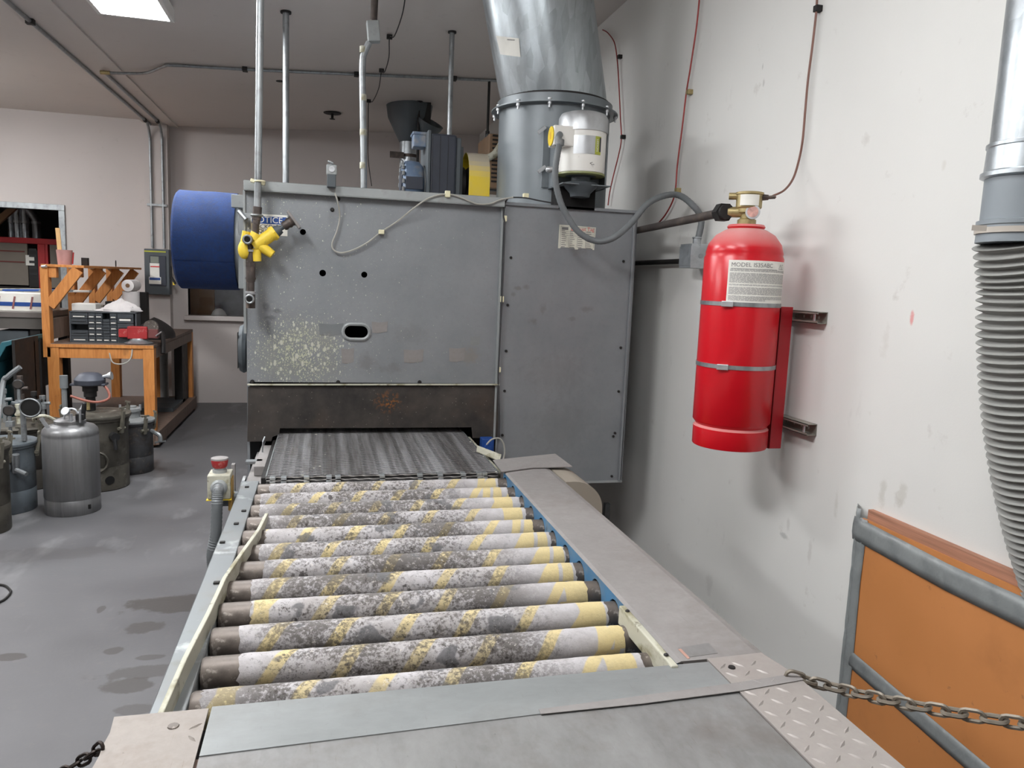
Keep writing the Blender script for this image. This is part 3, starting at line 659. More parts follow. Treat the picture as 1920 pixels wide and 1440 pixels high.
# ---------------------------------------------------------------- roller conveyor
cv = thing('roller_conveyor', (.3, 2.2, 0), 'roller conveyor with paper-wrapped rollers leading to the oven', 'conveyor')
RZ, RR = .75, .036; RY = [2.985-.1378*k for k in range(12)]
b = B()
b.plate([(1.39, .6), (3.02, .6), (3.02, .806), (1.39, .806)], [circ(y, RZ, .0415, 16) for y in RY if y < 3.0], lambda u, v, d: V((.738+d, u, v)), .006)
b.build('right_side_plate', BLUE, cv)
B().box((.744, 1.42, .60), (.7495, 3.01, .80)).build('hole_shade_sheet', HOLE, cv)  # near-black sheet added for the shade behind the roller holes
B().box((-.318, 1.25, .62), (-.312, 3.11, .768)).box((-.318, 1.25, .762), (-.252, 3.11, .768)).box((-.258, 1.25, .62), (-.252, 3.11, .762)).build('left_rail', RAILG, cv, .004)
for px, py in ((463, 914), (457, 959), (443, 983), (406, 1094), (417, 1018)):
    p = at(px, py, Z=.768); B().box((p.x-.008, p.y-.007, .768), (p.x+.008, p.y+.007, .7735)).build('rail_screw', DARK, cv, .002)
# right cover: folded sheet with a worn rounded edge
P_ = lambda u, v, d: V((u, 1.383+d, v))
prof = [(.7525, .70), (.751, .70), (.751, .807), (.735, .807), (.746, .811), (.93, .811), (.95, .806), (.955, .79), (.955, .56), (.945, .56), (.945, .788), (.93, .803), (.754, .803)]
B().prism(prof, P_, 1.70).build('side_cover', COVER, cv)
# guard at the far end of the cover
prof = [(.957, .805)]+[(.995+.125*math.sin(math.radians(a)), .685+.12*math.cos(math.radians(a))) for a in range(0, 91, 9)]+[(1.12, .56), (.957, .56)]
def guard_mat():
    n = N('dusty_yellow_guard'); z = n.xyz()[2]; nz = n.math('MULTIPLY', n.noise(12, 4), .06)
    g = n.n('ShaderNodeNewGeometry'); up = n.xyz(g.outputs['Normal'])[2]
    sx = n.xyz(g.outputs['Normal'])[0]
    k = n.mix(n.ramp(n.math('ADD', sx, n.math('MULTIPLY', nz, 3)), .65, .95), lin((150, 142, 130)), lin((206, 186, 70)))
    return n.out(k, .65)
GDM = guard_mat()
B().prism(prof, lambda u, v, d: V((u, 2.84+d, v)), .26).build('drive_guard', GDM, cv)
q = [at(924, 864, Z=.815), at(1041, 852, Z=.835), at(1073, 876, Z=.818), at(1000, 878, Z=.8135), at(941, 886, Z=.8135)]
b = B(); b.add(q+[v+V((0, 0, .004)) for v in q], [(0, 1, 2, 3, 4), (9, 8, 7, 6, 5)]+[(i, (i+1) % 5, 5+(i+1) % 5, 5+i) for i in range(5)]); b.build('cover_flap', COVER, cv, label='bent dusty sheet lapped over the far end of the side cover')
# cream edge strip on the near right corner
q0, q1, q2 = at(1161, 1128, Z=.80), at(1240, 1225, Z=.797), at(1272, 1262, Z=.795)
k0, k1 = at(1166, 1136, Z=.818), at(1266, 1250, Z=.818)
B().beam(k0-UP*.022, k1-UP*.022, .016, .048).build('edge_strip', CREAM, cv, .003, label='chipped cream wooden strip')
for t_ in (.12, .85):
    p = k0.lerp(k1, t_)+UP*.003; B().ball(p, .006, (1, 1, .6), 8, 5).build('strip_screw', DARK, cv)
# left guide strip lying over the rail
pt = [at(503, 962, Z=.80), at(488, 992, Z=.805), at(455, 1038, Z=.808), at(425, 1082, Z=.81), at(395, 1148, Z=.81), at(352, 1232, Z=.81), at(306, 1338, Z=.806)]
b = B(); vs = []; m_ = len(pt)
for i, p in enumerate(pt):
    h = .026+.024*min(1, i/3)
    t = (pt[min(i+1, m_-1)]-pt[max(i-1, 0)]); s_ = V((-t.y, t.x, 0)).normalized()*(-.011)
    if s_.x > 0: s_ = -s_
    vs += [p, p+s_, p+s_-V((0, 0, h)), p-V((0, 0, h))]
fs = [(4*i+j, 4*i+(j+1) % 4, 4*i+4+(j+1) % 4, 4*i+4+j) for i in range(m_-1) for j in range(4)]+[(3, 2, 1, 0), tuple(4*m_-4+j for j in range(4))]
b.add(vs, fs); b.build('guide_strip', CREAM, cv, .002, label='bent cream guide strip over the left rail')
# rollers: tube > paper wrap
rr = random.Random(11)
for k, y in enumerate(RY):
    x0, x1 = -.247, .74
    tb = B().lathe([(.012, 0), (RR-.003, .0), (RR, .006), (RR, x1-x0)], (x0, y, RZ), (1, 0, 0), 28)
    tb.cyl((x0-.012, y, RZ), (x0, y, RZ), .009, n=8)
    r = tb.build('roller', TUBE, cv)
    l = (.045, .022, .03, .05, .07, .062, .085, .062, .075, .062, .075, .02)[k]; e = (.036, .028, .014, .028, .038, .016, .012, .022, .036, .03, .038, .05)[k]
    a, c = x0+l, .738-e; n_ = 46; m_ = 30; vs = []; ragl = [rr.uniform(-.004, .004) for _ in range(m_)]; ragr = [rr.uniform(-.003, .003) for _ in range(m_)]
    for i in range(n_+1):
        for j in range(m_):
            th = 2*PI*j/m_; xx = a+(c-a)*i/n_+(ragl[j] if i == 0 else ragr[j] if i == n_ else 0)
            rad = RR+.0016+(rr.uniform(-.0007, .0007) if 0 < i < n_ else -.0008)
            vs.append(V((xx, y+rad*math.cos(th), RZ+rad*math.sin(th))))
    fs = [(i*m_+j, i*m_+(j+1) % m_, (i+1)*m_+(j+1) % m_, (i+1)*m_+j) for i in range(n_) for j in range(m_)]
    wb = B().add(vs, fs, True).build('paper_wrap', WRAP, r)
# frame under the rollers
B().box((-.25, 1.25, .40), (.98, 1.3, .56)).box((-.25, 2.95, .40), (.98, 3.0, .56)).box((-.31, 1.25, .56), (-.25, 3.05, .62)).box((.93, 1.25, .5), (.98, 3.05, .56)).build('cross_frame', DARK, cv)
for x in (-.305, .92):
    for y in (1.27, 2.9): B().box((x, y, 0), (x+.05, y+.06, .56)).build('leg', DARK, cv)
# ---------------------------------------------------------------- loading table in front
lt = thing('loading_table', (.3, .9, 0), 'steel-topped table with tread plate edges in front of the rollers', 'table')
TZ = .815
sA, sB = at(359, 1419, Z=TZ), at(1395, 1291, Z=TZ)
B().prism([(-.194, sA.y), (.8, sB.y), (.8, 1.365), (-.194, 1.365)], PZ(TZ-.004), .004).build('top_sheet', SHEET2, lt, label='brighter steel sheet beside the rollers')
B().prism([(-.194, .35), (.8, .35), (.8, sB.y), (-.194, sA.y)], PZ(TZ-.006), .004).build('top_sheet', SHEET, lt, label='dull steel sheet with scratches')
B().box((-.345, .36, .70), (.94, 1.22, TZ-.0065)).build('table_core', WOODD, lt)
def lugs(b, poly, z, pitch, l, w_, h, jit=0):
    xs = [p[0] for p in poly]; ys = [p[1] for p in poly]; i = 0; y = min(ys)+pitch*.5
    while y < max(ys)-.008:
        x = min(xs)+pitch*.5+(0); j = 0
        while x < max(xs)-.008:
            a = math.radians(38 if (i+j) % 2 else -52); d = V((math.cos(a), math.sin(a), 0)); s_ = V((-d.y, d.x, 0)); c = V((x, y, z-.0002))
            inside = all((poly[(k+1) % len(poly)][0]-poly[k][0])*(y-poly[k][1])-(poly[(k+1) % len(poly)][1]-poly[k][1])*(x-poly[k][0]) > .004*1 for k in range(len(poly)))
            if inside: b.add([c-d*l, c+s_*w_, c+d*l, c-s_*w_, c-d*l*.5+UP*h, c+d*l*.5+UP*h], [(0, 3, 4), (3, 5, 4), (3, 2, 5), (2, 1, 5), (1, 4, 5), (1, 0, 4)], True)
            x += pitch; j += 1
        y += pitch; i += 1
rp = [(.802, .35), (.955, .35), (.955, 1.288), (.936, 1.381), (.802, 1.376)]
b = B().prism(rp, PZ(TZ-.003), .004); lugs(b, rp, TZ+.001, .036, .0155, .0042, .0024)
b.box((.951, .36, .66), (.955, 1.28, TZ-.003)); b.build('tread_plate', DIAM, lt, fix=False, label='right strip of tread plate')
le = [at(x, y, Z=TZ) for x, y in ((214, 1345), (206, 1375), (193, 1398), (186, 1418), (173, 1441))]
lp = [(le[-1].x-.06, .35), (-.199, .35), (-.199, 1.359)]+[(p.x, p.y) for p in le]
b = B().prism(lp, PZ(TZ-.003), .004); lugs(b, lp, TZ+.0008, .036, .014, .0042, .0026)
b.build('tread_plate', DIAML, lt, fix=False, label='worn left strip of tread plate')
for px, py in ((1372, 1252),):
    p = at(px, py, Z=TZ+.001); B().lathe([(.008, 0), (.007, .003), (.0, .0032)], p, UP, 10).build('rivet', DARK, lt)
p = at(325, 1362, Z=TZ+.001); B().lathe([(.010, 0), (.009, .002), (.0, .0022)], p, UP, 10).build('rivet', TUBE, lt)
# tape over the sheet joint: runs from the worn middle to the chain corner
tp = [at(1012, 1334, Z=TZ+.002), at(1200, 1312, Z=TZ+.002), at(1380, 1288, Z=TZ+.003), at(1500, 1268, Z=TZ+.003)]
b = B(); vs = []
for i, p in enumerate(tp):
    wv = (.008, .013, .0145, .013)[i]; vs += [p+V((0, wv, 0)), p-V((0, wv, 0)), p-V((0, wv, .001)), p+V((0, wv, -.001))]
fs = [(4*i+j, 4*i+(j+1) % 4, 4*i+4+(j+1) % 4, 4*i+4+j) for i in range(3) for j in range(4)]+[(0, 1, 2, 3), (15, 14, 13, 12)]
b.add(vs, fs).build('joint_tape', COVER, lt)
a, c = at(1262, 1222, Z=.7925), at(1345, 1236, Z=.7925)
B().prism([(p.x, p.y) for p in (at(1272, 1215, Z=.811), at(1328, 1206, Z=.811), at(1346, 1225, Z=.811), at(1290, 1233, Z=.811))], PZ(.8112), .0006).build('worn_sticker', SHEET, cv)
B().prism([(p.x, p.y) for p in (at(1271, 1218, Z=.811), at(1277, 1217, Z=.811), at(1294, 1235, Z=.811), at(1289, 1236, Z=.811))], PZ(.8119), .0003).build('sticker_edge', mat('faded_orange_print', (176, 138, 124), .7), cv)
for x in (-.33, .9):
    for y in (.4, 1.15): B().box((x, y, 0), (x+.06, y+.05, .70)).build('leg', PAINTGRAY, lt)
# chains on both sides of the table
def chain(name, pts, L, rw, m, label):
    root = thing(name, pts[0], label, 'chain', 'barrier chains of the table'); P = smooth_path(pts, 40); acc = 0; nx = 0; me = None; k = 0
    for i in range(1, len(P)):
        acc += (P[i]-P[i-1]).length
        if acc >= nx:
            t = (P[min(i+1, len(P)-1)]-P[i-1]).normalized(); x, y = frame_of(t)
            a = math.radians(8 if k % 2 else -82); s_ = x*math.cos(a)+y*math.sin(a)
            if me is None:
                h, w_ = L*.5, L*.30; loop = [V((h*.55*sx+w_*math.cos(an), w_*math.sin(an), 0)) for sx, a0 in ((1, -90), (-1, 90)) for an in [math.radians(a0+180*q/5) for q in range(6)]]
                ob = B().tube(loop, rw, 6, False, True, True).build('link', m, root, local=True); me = ob
            else: ob = me.copy(); C.objects.link(ob); ob.parent = root
            n_ = t.cross(s_).normalized(); mm = Matrix((t, s_, n_)).transposed().to_4x4(); mm.translation = P[i]-ORG[root]; ob.matrix_local = mm
            nx += L*.86; k += 1
    return root
p0 = at(1490, 1268, Z=TZ+.003); p1 = at(1920, 1357, X=1.17)
chain('barrier_chain', [p0, at(1560, 1288, X=1.02), at(1700, 1320, X=1.07), p1, p1+(p1-p0)*.5+V((0, 0, .02)), V((XW-.001, .2, 1.0))], .034, .0042, CHAIN, 'tan steel chain stretched from the table corner across the hardboard')
q0 = at(184, 1404, Z=TZ-.002); chain('barrier_chain', [q0, at(165, 1420, Z=.79), at(128, 1442, Z=.765), at(60, 1500, Z=.72), at(-60, 1640, Z=.68)], .026, .003, CHAIND, 'dark chain hanging off the left corner of the table')
# ---------------------------------------------------------------- emergency stop
es = thing('emergency_stop', (-.43, 2.93, 0), 'cream box with red mushroom stop button beside the left rail', 'stop button')
EY = 2.93
a, c = at(388, 892, Y=EY), at(432, 936, Y=EY)
B().box((a.x, EY, c.z), (c.x, EY+.10, a.z)).build('button_box', CREAM, es, .004)
B().box((a.x-.004, EY-.002, c.z-.004), (c.x+.004, EY+.1, c.z-.001)).build('box_rim', YEL, es)
mx, my = (a.x+c.x)/2-.002, EY+.05
B().lathe([(.026, 0), (.026, .012), (.021, .012), (.021, .022)], (mx, my, a.z), UP, 18).build('collar', PAINTGRAY, es)
bt = B().lathe([(.021, .018), (.027, .024), (.031, .042), (.031, .050)], (mx, my, a.z), UP, 20).build('stop_button', REDTOOL, es)
B().lathe([(.032, .050), (.031, .056), (.02, .059), (0, .060)], (mx, my, a.z), UP, 20).build('dusty_cap', COVER, es)
cxp = at(410, 915, Y=EY-.01)
B().lathe([(.03, 0), (.03, .012), (.024, .02)], (cxp.x, EY, cxp.z), (0, -1, 0), 16).build('connector', PAINTGRAY, es)
pth = smooth_path([V((cxp.x, EY-.005, cxp.z)), V((cxp.x, EY-.04, cxp.z-.008)), V((cxp.x+.0, EY-.062, cxp.z-.05)), V((cxp.x-.005, EY-.07, cxp.z-.16)), at(398, 1040, Y=EY-.07), at(403, 1080, Y=EY-.05), V((-.36, EY-.02, .3)), V((-.33, EY, .2))], 16)
B().tube(pth, [.0215 if i % 2 else .0195 for i in range(len(pth))], 10).build('flexible_conduit', RAILG, es)
B().box((c.x-.01, EY+.02, c.z-.05), (c.x+.004, EY+.08, a.z-.02)).beam((cxp.x+.03, EY+.05, c.z-.004), (c.x+.0, EY+.05, c.z-.07), .03, .008).box((c.x-.0, EY+.03, c.z-.075), (-.319, EY+.07, c.z-.06)).build('bracket', GUARD if False else mat('tan_bracket_paint', (176, 140, 76), .6), es)
# ---------------------------------------------------------------- gas train at the oven's left corner
GY = 3.80
def g_(px, py, Y=GY): return at(px, py, Y=Y)
gp = thing('gas_pipe', g_(470, 560), 'vertical gas pipe with yellow valve at the left corner of the oven front', 'pipe')
top, j1, bot = g_(489, -60), g_(478, 425), g_(471, 548)
B().cyl(top, g_(483, 392), .0165, n=14).build('pipe', PIPEG, gp)
B().cyl(g_(483, 388), g_(481, 412), .021, n=14).cyl(g_(481, 412), g_(480, 420), .018, n=14).cyl(g_(480, 420), g_(479, 440), .015, n=12).build('coupling', BROWNPIPE, gp)
B().cyl(g_(470, 470), g_(470, 492), .0165, n=14).cyl(g_(470, 492), g_(470, 500), .024, n=6).cyl(g_(470, 500), g_(470, 528), .0215, n=14).cyl(g_(470, 528), g_(470, 546), .018, n=14).cyl(g_(470, 520), g_(470, 524), .024, n=14).build('lower_pipe', BROWNPIPE, gp)
B().cyl(g_(470, 468), g_(470, 472), .0235, n=14).cyl(g_(470, 546), g_(470, 550), .025, n=14).build('bright_collar', STEEL, gp)
def tee(p):
    b = B().cyl(p+UP*.02, p-UP*.045, .021, n=12)
    b.lathe([(.014, -.04), (.022, -.04), (.024, -.015), (.019, .0), (.019, .02), (.0, .02)], p+V((0, -.02, 0)), (0, 1, 0), 16)
    t = b.build('tee_fitting', BROWNPIPE, gp)
    B().lathe([(.011, .0), (.0145, .0), (.0145, .012), (.011, .012)], p+V((0, -.062, 0)), (0, 1, 0), 14).cyl(p+V((0, -.056, 0)), p+V((0, -.03, 0)), .011, n=12).build('socket', HOLE, gp)
    B().ring(p+V((0, -.061, 0)), .018, .005, (0, 1, 0), 18).build('socket_rim', PIPEG, gp)
tee(g_(466, 450)); tee(g_(470, 560))
# yellow regulator: inclined body with adjusting screw
a, c = g_(476, 462), g_(512, 438)
d = (c-a).normalized()
rg = B().cyl(a, a+d*.10, .030, n=18).cyl(a+d*.10, a+d*.115, .035, n=18)
rg.cyl(a+d*.0+V((0, 0, .03)), g_(482, 438), .028, n=14).cyl(a+V((.01, 0, -.01)), g_(482, 490), .022, .02, 12).cyl(a+d*.03+V((0, 0, -.01)), a+V((.085, -.005, -.035)), .026, .02, 12).lathe([(.034, -.008), (.036, 0), (.034, .008)], a+d*.115, d, 6)
rg.build('yellow_regulator', YEL, gp)
B().cyl(a+d*.115, a+d*.15, .03, .022, 14).cyl(a+d*.15, a+d*.17, .012, n=10).build('spring_cap', DISC, gp)
B().tube([a+d*(.165+.011*i) for i in range(6)], [.019, .023, .02, .025, .022, .028], 14).build('screw_thread', BROWNPIPE, gp)
e = a+d*.225
s_ = V((d.z, 0, -d.x)); B().obox(e, d*.007, s_*.048, V((0, .02, 0))).build('lever_plate', COVER, gp, .004)
ya = g_(458, 468); B().ball(ya, .036, (.8, .8, 1.25), 14, 8).cyl(ya+V((.0, 0, .03)), ya+V((.01, 0, .085)), .018, n=8).build('yellow_valve_body', YEL, gp)
# pipe clamps to the oven
B().beam(g_(452, 402, 3.86), g_(480, 406, 3.80), .014, .02).cyl(g_(448, 396, 3.85), g_(462, 412, 3.83), .012, n=8).ring(g_(482, 404), .024, .006, UP, 16).build('pipe_clamp', PIPEG, gp, 0)
B().ring(g_(487, 340), .022, .005, UP, 16).beam(g_(470, 338, 3.81), g_(497, 345, 3.81), .03, .016).build('pipe_clamp', CLIP, gp, .002)
# ---------------------------------------------------------------- suspension posts from the oven roof to the ceiling
def post(pxs, Y, r, m, label, z1=ZC):
    p = at(*pxs, Y=Y); z1 = CZ(p.x); t = thing('roof_post', (p.x, Y, 2.005), label, 'pole', 'posts from the oven roof')
    B().cyl((p.x, Y, 2.005), (p.x, Y, z1), r, n=14).build('pole', m, t)
    B().cyl((p.x, Y, z1-.012), (p.x, Y, z1), r*1.7, n=14).build('ceiling_flange', DARK, t)
    return p
Yp = at(537, 15, Z=3.33).y; post((536, 200), Yp, .021, PIPEG, 'bright steel post from oven roof to ceiling, right of the gas pipe')
Yp = at(847, 60, Z=3.37).y; post((845, 160), Yp, .018, PIPEG, 'slim speckled post from oven roof to ceiling behind the motor')
cp = thing('power_conduit', (at(682, 300, Y=4.5).x, 4.5, 2.005), 'dull conduit rising from the oven roof to a box and ceiling', 'conduit')
pth = smooth_path([at(682, 360, Y=4.5), at(682, 300, Y=4.5), at(680, 180, Y=4.5), at(680, 115, Y=4.5), at(684, 97, Y=4.5), at(692, 80, Y=4.5)], 6)
B().tube(pth, .018, 12).build('conduit', PIPEG, cp)
q = at(700, 60, Y=4.5); B().obox(q, V((.034, 0, .004)), V((0, .03, 0)), V((-.006, 0, .055))).build('conduit_body', PAINTGRAY, cp, .006)
B().cyl(q+V((0, 0, .05)), (q.x+.012, 4.5, CZ(q.x)), .02, n=12).build('upper_pipe', BROWNPIPE, cp)
for py in (95, 185, 250, 312): p = at(681, py, Y=4.5); B().cyl(p-UP*.012, p+UP*.022, .0195, n=12).build('tape_wrap', CREAM, cp)
# ---------------------------------------------------------------- drive motor and guard on the oven roof
MY = 4.55
def m_(px, py, Y=MY): return at(px, py, Y=Y)
mt = thing('drive_motor', (m_(790, 355).x, MY, 2.005), 'blue-gray gear motor beside a dark casing on the oven roof', 'motor')
c = m_(770, 314); zb = 2.005
B().lathe([(.03, -.05), (.10, -.05), (.125, -.035), (.13, 0), (.125, .045), (.10, .07), (.03, .075)], (c.x, MY, zb+.145), (1, 0, 0), 26).build('gear_housing', BLUEMOT, mt)
b = B()
for k in range(16):
    a = 2*PI*k/16; b.box((c.x-.058, MY+.115*math.cos(a)-.012, zb+.145+.115*math.sin(a)-.012), (c.x-.045, MY+.115*math.cos(a)+.012, zb+.145+.115*math.sin(a)+.012))
b.build('rim_bolts', RAILG, mt, .002)
B().cyl((c.x-.06, MY, zb+.145), (c.x-.05, MY, zb+.145), .07, n=20).box((c.x-.04, MY-.13, zb+.10), (c.x+.06, MY-.12, zb+.17)).build('end_cap', DKBOX, mt, .003)
B().cyl((c.x+.07, MY, zb+.14), (c.x+.16, MY, zb+.14), .105, n=24).cyl((c.x+.10, MY, zb+.23), (c.x+.10, MY, zb+.275), .012, n=8).build('bell_housing', RAILG, mt)
p = m_(788, 262); B().box((p.x-.045, MY-.06, p.z-.05), (p.x+.045, MY+.05, p.z+.022)).box((p.x-.052, MY-.066, p.z+.016), (p.x+.052, MY+.056, p.z+.034)).build('terminal_box', BLUEMOT, mt, .006)
a, d = m_(804, 256), m_(852, 360)
B().box((a.x-.025, MY-.17, zb), (a.x-.008, MY+.17, a.z+.006)).build('mounting_plate', DISC, mt, .003)
B().box((a.x-.008, MY-.165, zb), (d.x-.02, MY+.16, a.z-.008)).build('casing', DKBOX, mt, .012)
b = B()
for k in range(3): b.box((a.x+.0+.045*k, MY-.167, zb+.02), (a.x+.002+.045*k, MY-.164, a.z-.02))
b.build('casing_seam', DARK, mt)
B().box((d.x-.02, MY-.15, zb), (d.x+.008, MY+.15, a.z-.02)).box((d.x+.008, MY-.1, zb), (d.x+.03, MY+.1, a.z-.06)).build('bearing_housing', DISC, mt, .004)
B().cyl((d.x+.03, MY, zb+.16), (d.x+.05, MY, zb+.16), .10, n=22).cyl((d.x+.01, MY, zb+.16), (d.x+.10, MY, zb+.16), .014, n=10).build('pulley', DARK, mt)
GX0, GX1 = m_(871, 300).x, m_(909, 300).x
gd = thing('belt_guard', (GX0, MY, zb), 'yellow belt guard with dusty rounded top on the oven roof', 'guard')
zt = m_(890, 289).z; r_ = .15
prof = [(r_*math.cos(math.radians(a)), zt-r_+r_*math.sin(math.radians(a))) for a in range(0, 181, 12)]
prof = [(r_, zb)]+prof+[(-r_, zb), (-r_+.004, zb)]+[((r_-.004)*math.cos(math.radians(a)), zt-r_+(r_-.004)*math.sin(math.radians(a))) for a in range(180, -1, -12)]+[(r_-.004, zb)]
def gm():
    n = N('yellow_guard_paint_dusty'); g = n.n('ShaderNodeNewGeometry'); up = n.xyz(g.outputs['Normal'])[2]
    k = n.mix(n.ramp(n.math('ADD', up, n.math('MULTIPLY', n.noise(9, 3), .3)), .05, .75), lin((238, 206, 36)), lin((190, 180, 160))); return n.out(k, .5)
B().prism(prof, lambda u, v, d: V((GX0+d, MY-.02+u, v)), GX1-GX0).build('guard_shell', gm(), gd)
B().box((GX0+.012, MY-.12, zb), (GX0+.02, MY+.09, zt-.09)).build('back_plate', DARK, gd)
# ---------------------------------------------------------------- exhaust fan, motor and duct over the plenum
FC = V((1.275, 4.33, 0)); FR = .318
ft = thing('exhaust_fan', (FC.x, FC.y, 2.0), 'gray tube fan with bolted flange standing on the right of the oven roof', 'fan')
FZ = at(1040, 190, Y=FC.y-FR).z
def fan_mat():
    n = N('gray_fan_enamel'); k = n.mix(n.ramp(n.noise(4, 4), .3, .7), lin((110, 117, 121)), lin((125, 131, 135))); return n.out(k, .4, .15)
FANM = fan_mat()
B().lathe([(FR, 2.0), (FR, FZ)], (FC.x, FC.y, 0), UP, 64).build('fan_tube', FANM, ft)
B().lathe([(FR, FZ-.004), (FR+.045, FZ-.004), (FR+.045, FZ+.003), (FR+.012, FZ+.006), (FR+.012, FZ+.05), (FR+.004, FZ+.052), (FR+.004, FZ)], (FC.x, FC.y, 0), UP, 64).build('flange', FANM, ft)
fb = None
for k in range(12):
    a = 2*PI*(k+.3)/12; p = V((FC.x+(FR+.03)*math.cos(a), FC.y+(FR+.03)*math.sin(a), FZ))
    if fb is None: fb = B().lathe([(.0, -.035), (.006, -.035), (.006, -.018), (.011, -.018), (.011, -.004), (.006, -.004), (.011, .004), (.011, .014), (0, .014)], p, UP, 8).build('flange_bolt', STEEL, ft)
    else: c = fb.copy(); C.objects.link(c); c.parent = ft; c.location = p+(fb.location+ORG[ft]-V((FC.x+(FR+.03)*math.cos(2*PI*.3/12), FC.y+(FR+.03)*math.sin(2*PI*.3/12), FZ)))-ORG[ft]
fm = thing('fan_motor', (1.30, 3.84, 2.2), 'white enamel motor with aluminium cap bolted to the front of the fan', 'motor')
MC = at(1092, 270, Y=3.84); MR = .122
zt_, zc_, zb_ = at(1092, 203, Y=3.72).z, at(1092, 240, Y=3.72).z, at(1092, 323, Y=3.72).z
mx, my = MC.x, 3.84
B().lathe([(.02, zb_), (MR-.01, zb_), (MR, zb_+.01), (MR, zc_)], (mx, my, 0), UP, 40).build('motor_body', WHITE, fm)
B().lathe([(MR+.006, zc_-.004), (MR+.006, zt_-.03), (MR-.006, zt_-.008), (MR-.03, zt_), (.0, zt_+.004)], (mx, my, 0), UP, 40).build('fan_cowl', STEEL, fm)
B().lathe([(.0, zb_-.11), (.05, zb_-.11), (.055, zb_-.09), (.085, zb_-.06), (.09, zb_-.04), (.05, zb_-.03), (.05, zb_-.01), (MR-.02, zb_)], (mx, my, 0), UP, 28).build('sheave', DISC, fm)
B().lathe([(MR-.004, zb_-.004), (MR+.002, zb_-.002), (MR+.001, zb_+.006)], (mx, my, 0), UP, 40).build('lower_rim', mat('olive_rim', (140, 144, 96), .5), fm)
def onm(u, v, e=.0012):
    """curved print on the motor: u along the arc from the camera side, v height"""
    dc = V((-mx, -my, 0)).normalized(); er = V((-dc.y, dc.x, 0)); a = u/MR
    return V((mx, my, v))+(dc*math.cos(a)+er*math.sin(a))*(MR+e)
def curved(name, u0, u1, v0, v1, m, root, P, e, n=14, **kw):
    b = B(); vs = []
    for i in range(n+1):
        u = u0+(u1-u0)*i/n; vs += [P(u, v0, e), P(u, v1, e)]
    b.add(vs, [(2*i, 2*i+2, 2*i+3, 2*i+1) for i in range(n)], True); return b.build(name, m, root, fix=False, **kw)
zc = (zb_+zc_)/2+.03; hh = .062
np_ = curved('name_plate', -.045, .105, zc-.045, zc+.045, STEEL, fm, onm, .001)
curved('lime_band', .068, .105, zc-.045, zc+.045, mat('lime_print', (172, 178, 70), .6), fm, onm, .0014)
curved('black_band', .094, .105, zc-.03, zc+.04, INKD, fm, onm, .0018)
text('LEESON', .017, (0, 0, 0), (1, 0, 0), UP, PAPER, fm, bend=lambda u, v: onm(.081+v, zc-u, .0020))
text('<-', .03, (0, 0, 0), (1, 0, 0), UP, INKD, fm, name='direction_arrow', bend=lambda u, v: onm(.055+u, zb_+.045+v, .0014))
# terminal box, label, bracket
tb0, tb1 = at(1036, 236, Y=3.78), at(1064, 276, Y=3.78)
B().box((tb0.x, 3.745, tb1.z), (tb1.x+.03, 3.84, tb0.z)).build('terminal_box', WHITE, fm, .004)
yc = V((tb0.x-.002, 3.79, (tb0.z+tb1.z)/2))
B().lathe([(0, 0), (.048, 0), (.048, .003), (0, .003)], yc, (-1, 0, -.0), 24).build('round_sticker', GUARD, fm)
text('1', .05, yc+V((-.0036, 0, 0)), (0, -1, 0), UP, INKR, fm)
bx0, bx1 = at(1022, 300, Y=4.0).x, at(1062, 300, Y=3.9).x
B().box((bx0-.01, 4.02, zb_-.05), (bx0+.06, 4.028, zt_-.04)).box((bx0+.03, 3.9, zb_-.05), (bx0+.036, 4.028, zc_+.02)).box((bx0+.03, 3.93, zb_-.06), (mx+MR+.02, 3.936, zc_+.02)).box((mx+MR+.012, 3.84, zb_-.06), (mx+MR+.018, 4.06, zc_)).box((bx0+.03, 3.76, zb_-.056), (mx+MR+.018, 4.04, zb_-.05)).build('motor_bracket', FANM, fm, .002)
for py in (244, 318):
    p = at(1016, py, Y=4.0); B().beam(p-V((.02, 0, .016)), p+V((.02, 0, .018)), .016, .02).build('clamp_bolt', STEEL, fm, .003)
B().ball(at(1030, 318, Y=3.86), .022, (1, 1, .8), 10, 6).build('adjuster', STEEL, fm)
b0 = B().box((mx-.10, 3.88, zb_-.17), (mx+.10, 4.05, zb_-.06)); b0.build('belt_tunnel', HOLE, fm)  # solid near-black block, shade of the belt opening put into its colour
# galvanised duct above
dt = thing('exhaust_duct', (FC.x, FC.y, FZ+.05), 'large galvanized duct elbow rising from the fan to the ceiling', 'duct')
tip = at(1015, 0, Y=FC.y-.12); base = V((FC.x, FC.y, FZ+.03)); ddir = (V((tip.x, FC.y-.06, tip.z))-base); ddir.normalize()
top = base+ddir*((3.4-base.z)/ddir.z)
b = B(); n_ = 64; vs = []
x_, y_ = V((1, 0, 0)), V((0, 1, 0))
for t in (0, .12, .3, .6, 1):
    c = base.lerp(top, t)
    rr_ = FR-.012-(.004 if t == 0 else 0)+.004*t
    for j in range(n_): a = 2*PI*j/n_; vs.append(c+x_*rr_*math.cos(a)+y_*rr_*math.sin(a)*1.0)
b.add(vs, [(i*n_+j, i*n_+(j+1) % n_, (i+1)*n_+(j+1) % n_, (i+1)*n_+j) for i in range(4) for j in range(n_)], True).build('duct_section', DUCT, dt)
B().lathe([(FR-.01, 0), (FR-.006, .0), (FR-.006, .012), (FR-.01, .014)], base+UP*.022, UP, 64).build('sealant_bead', DARK, dt)
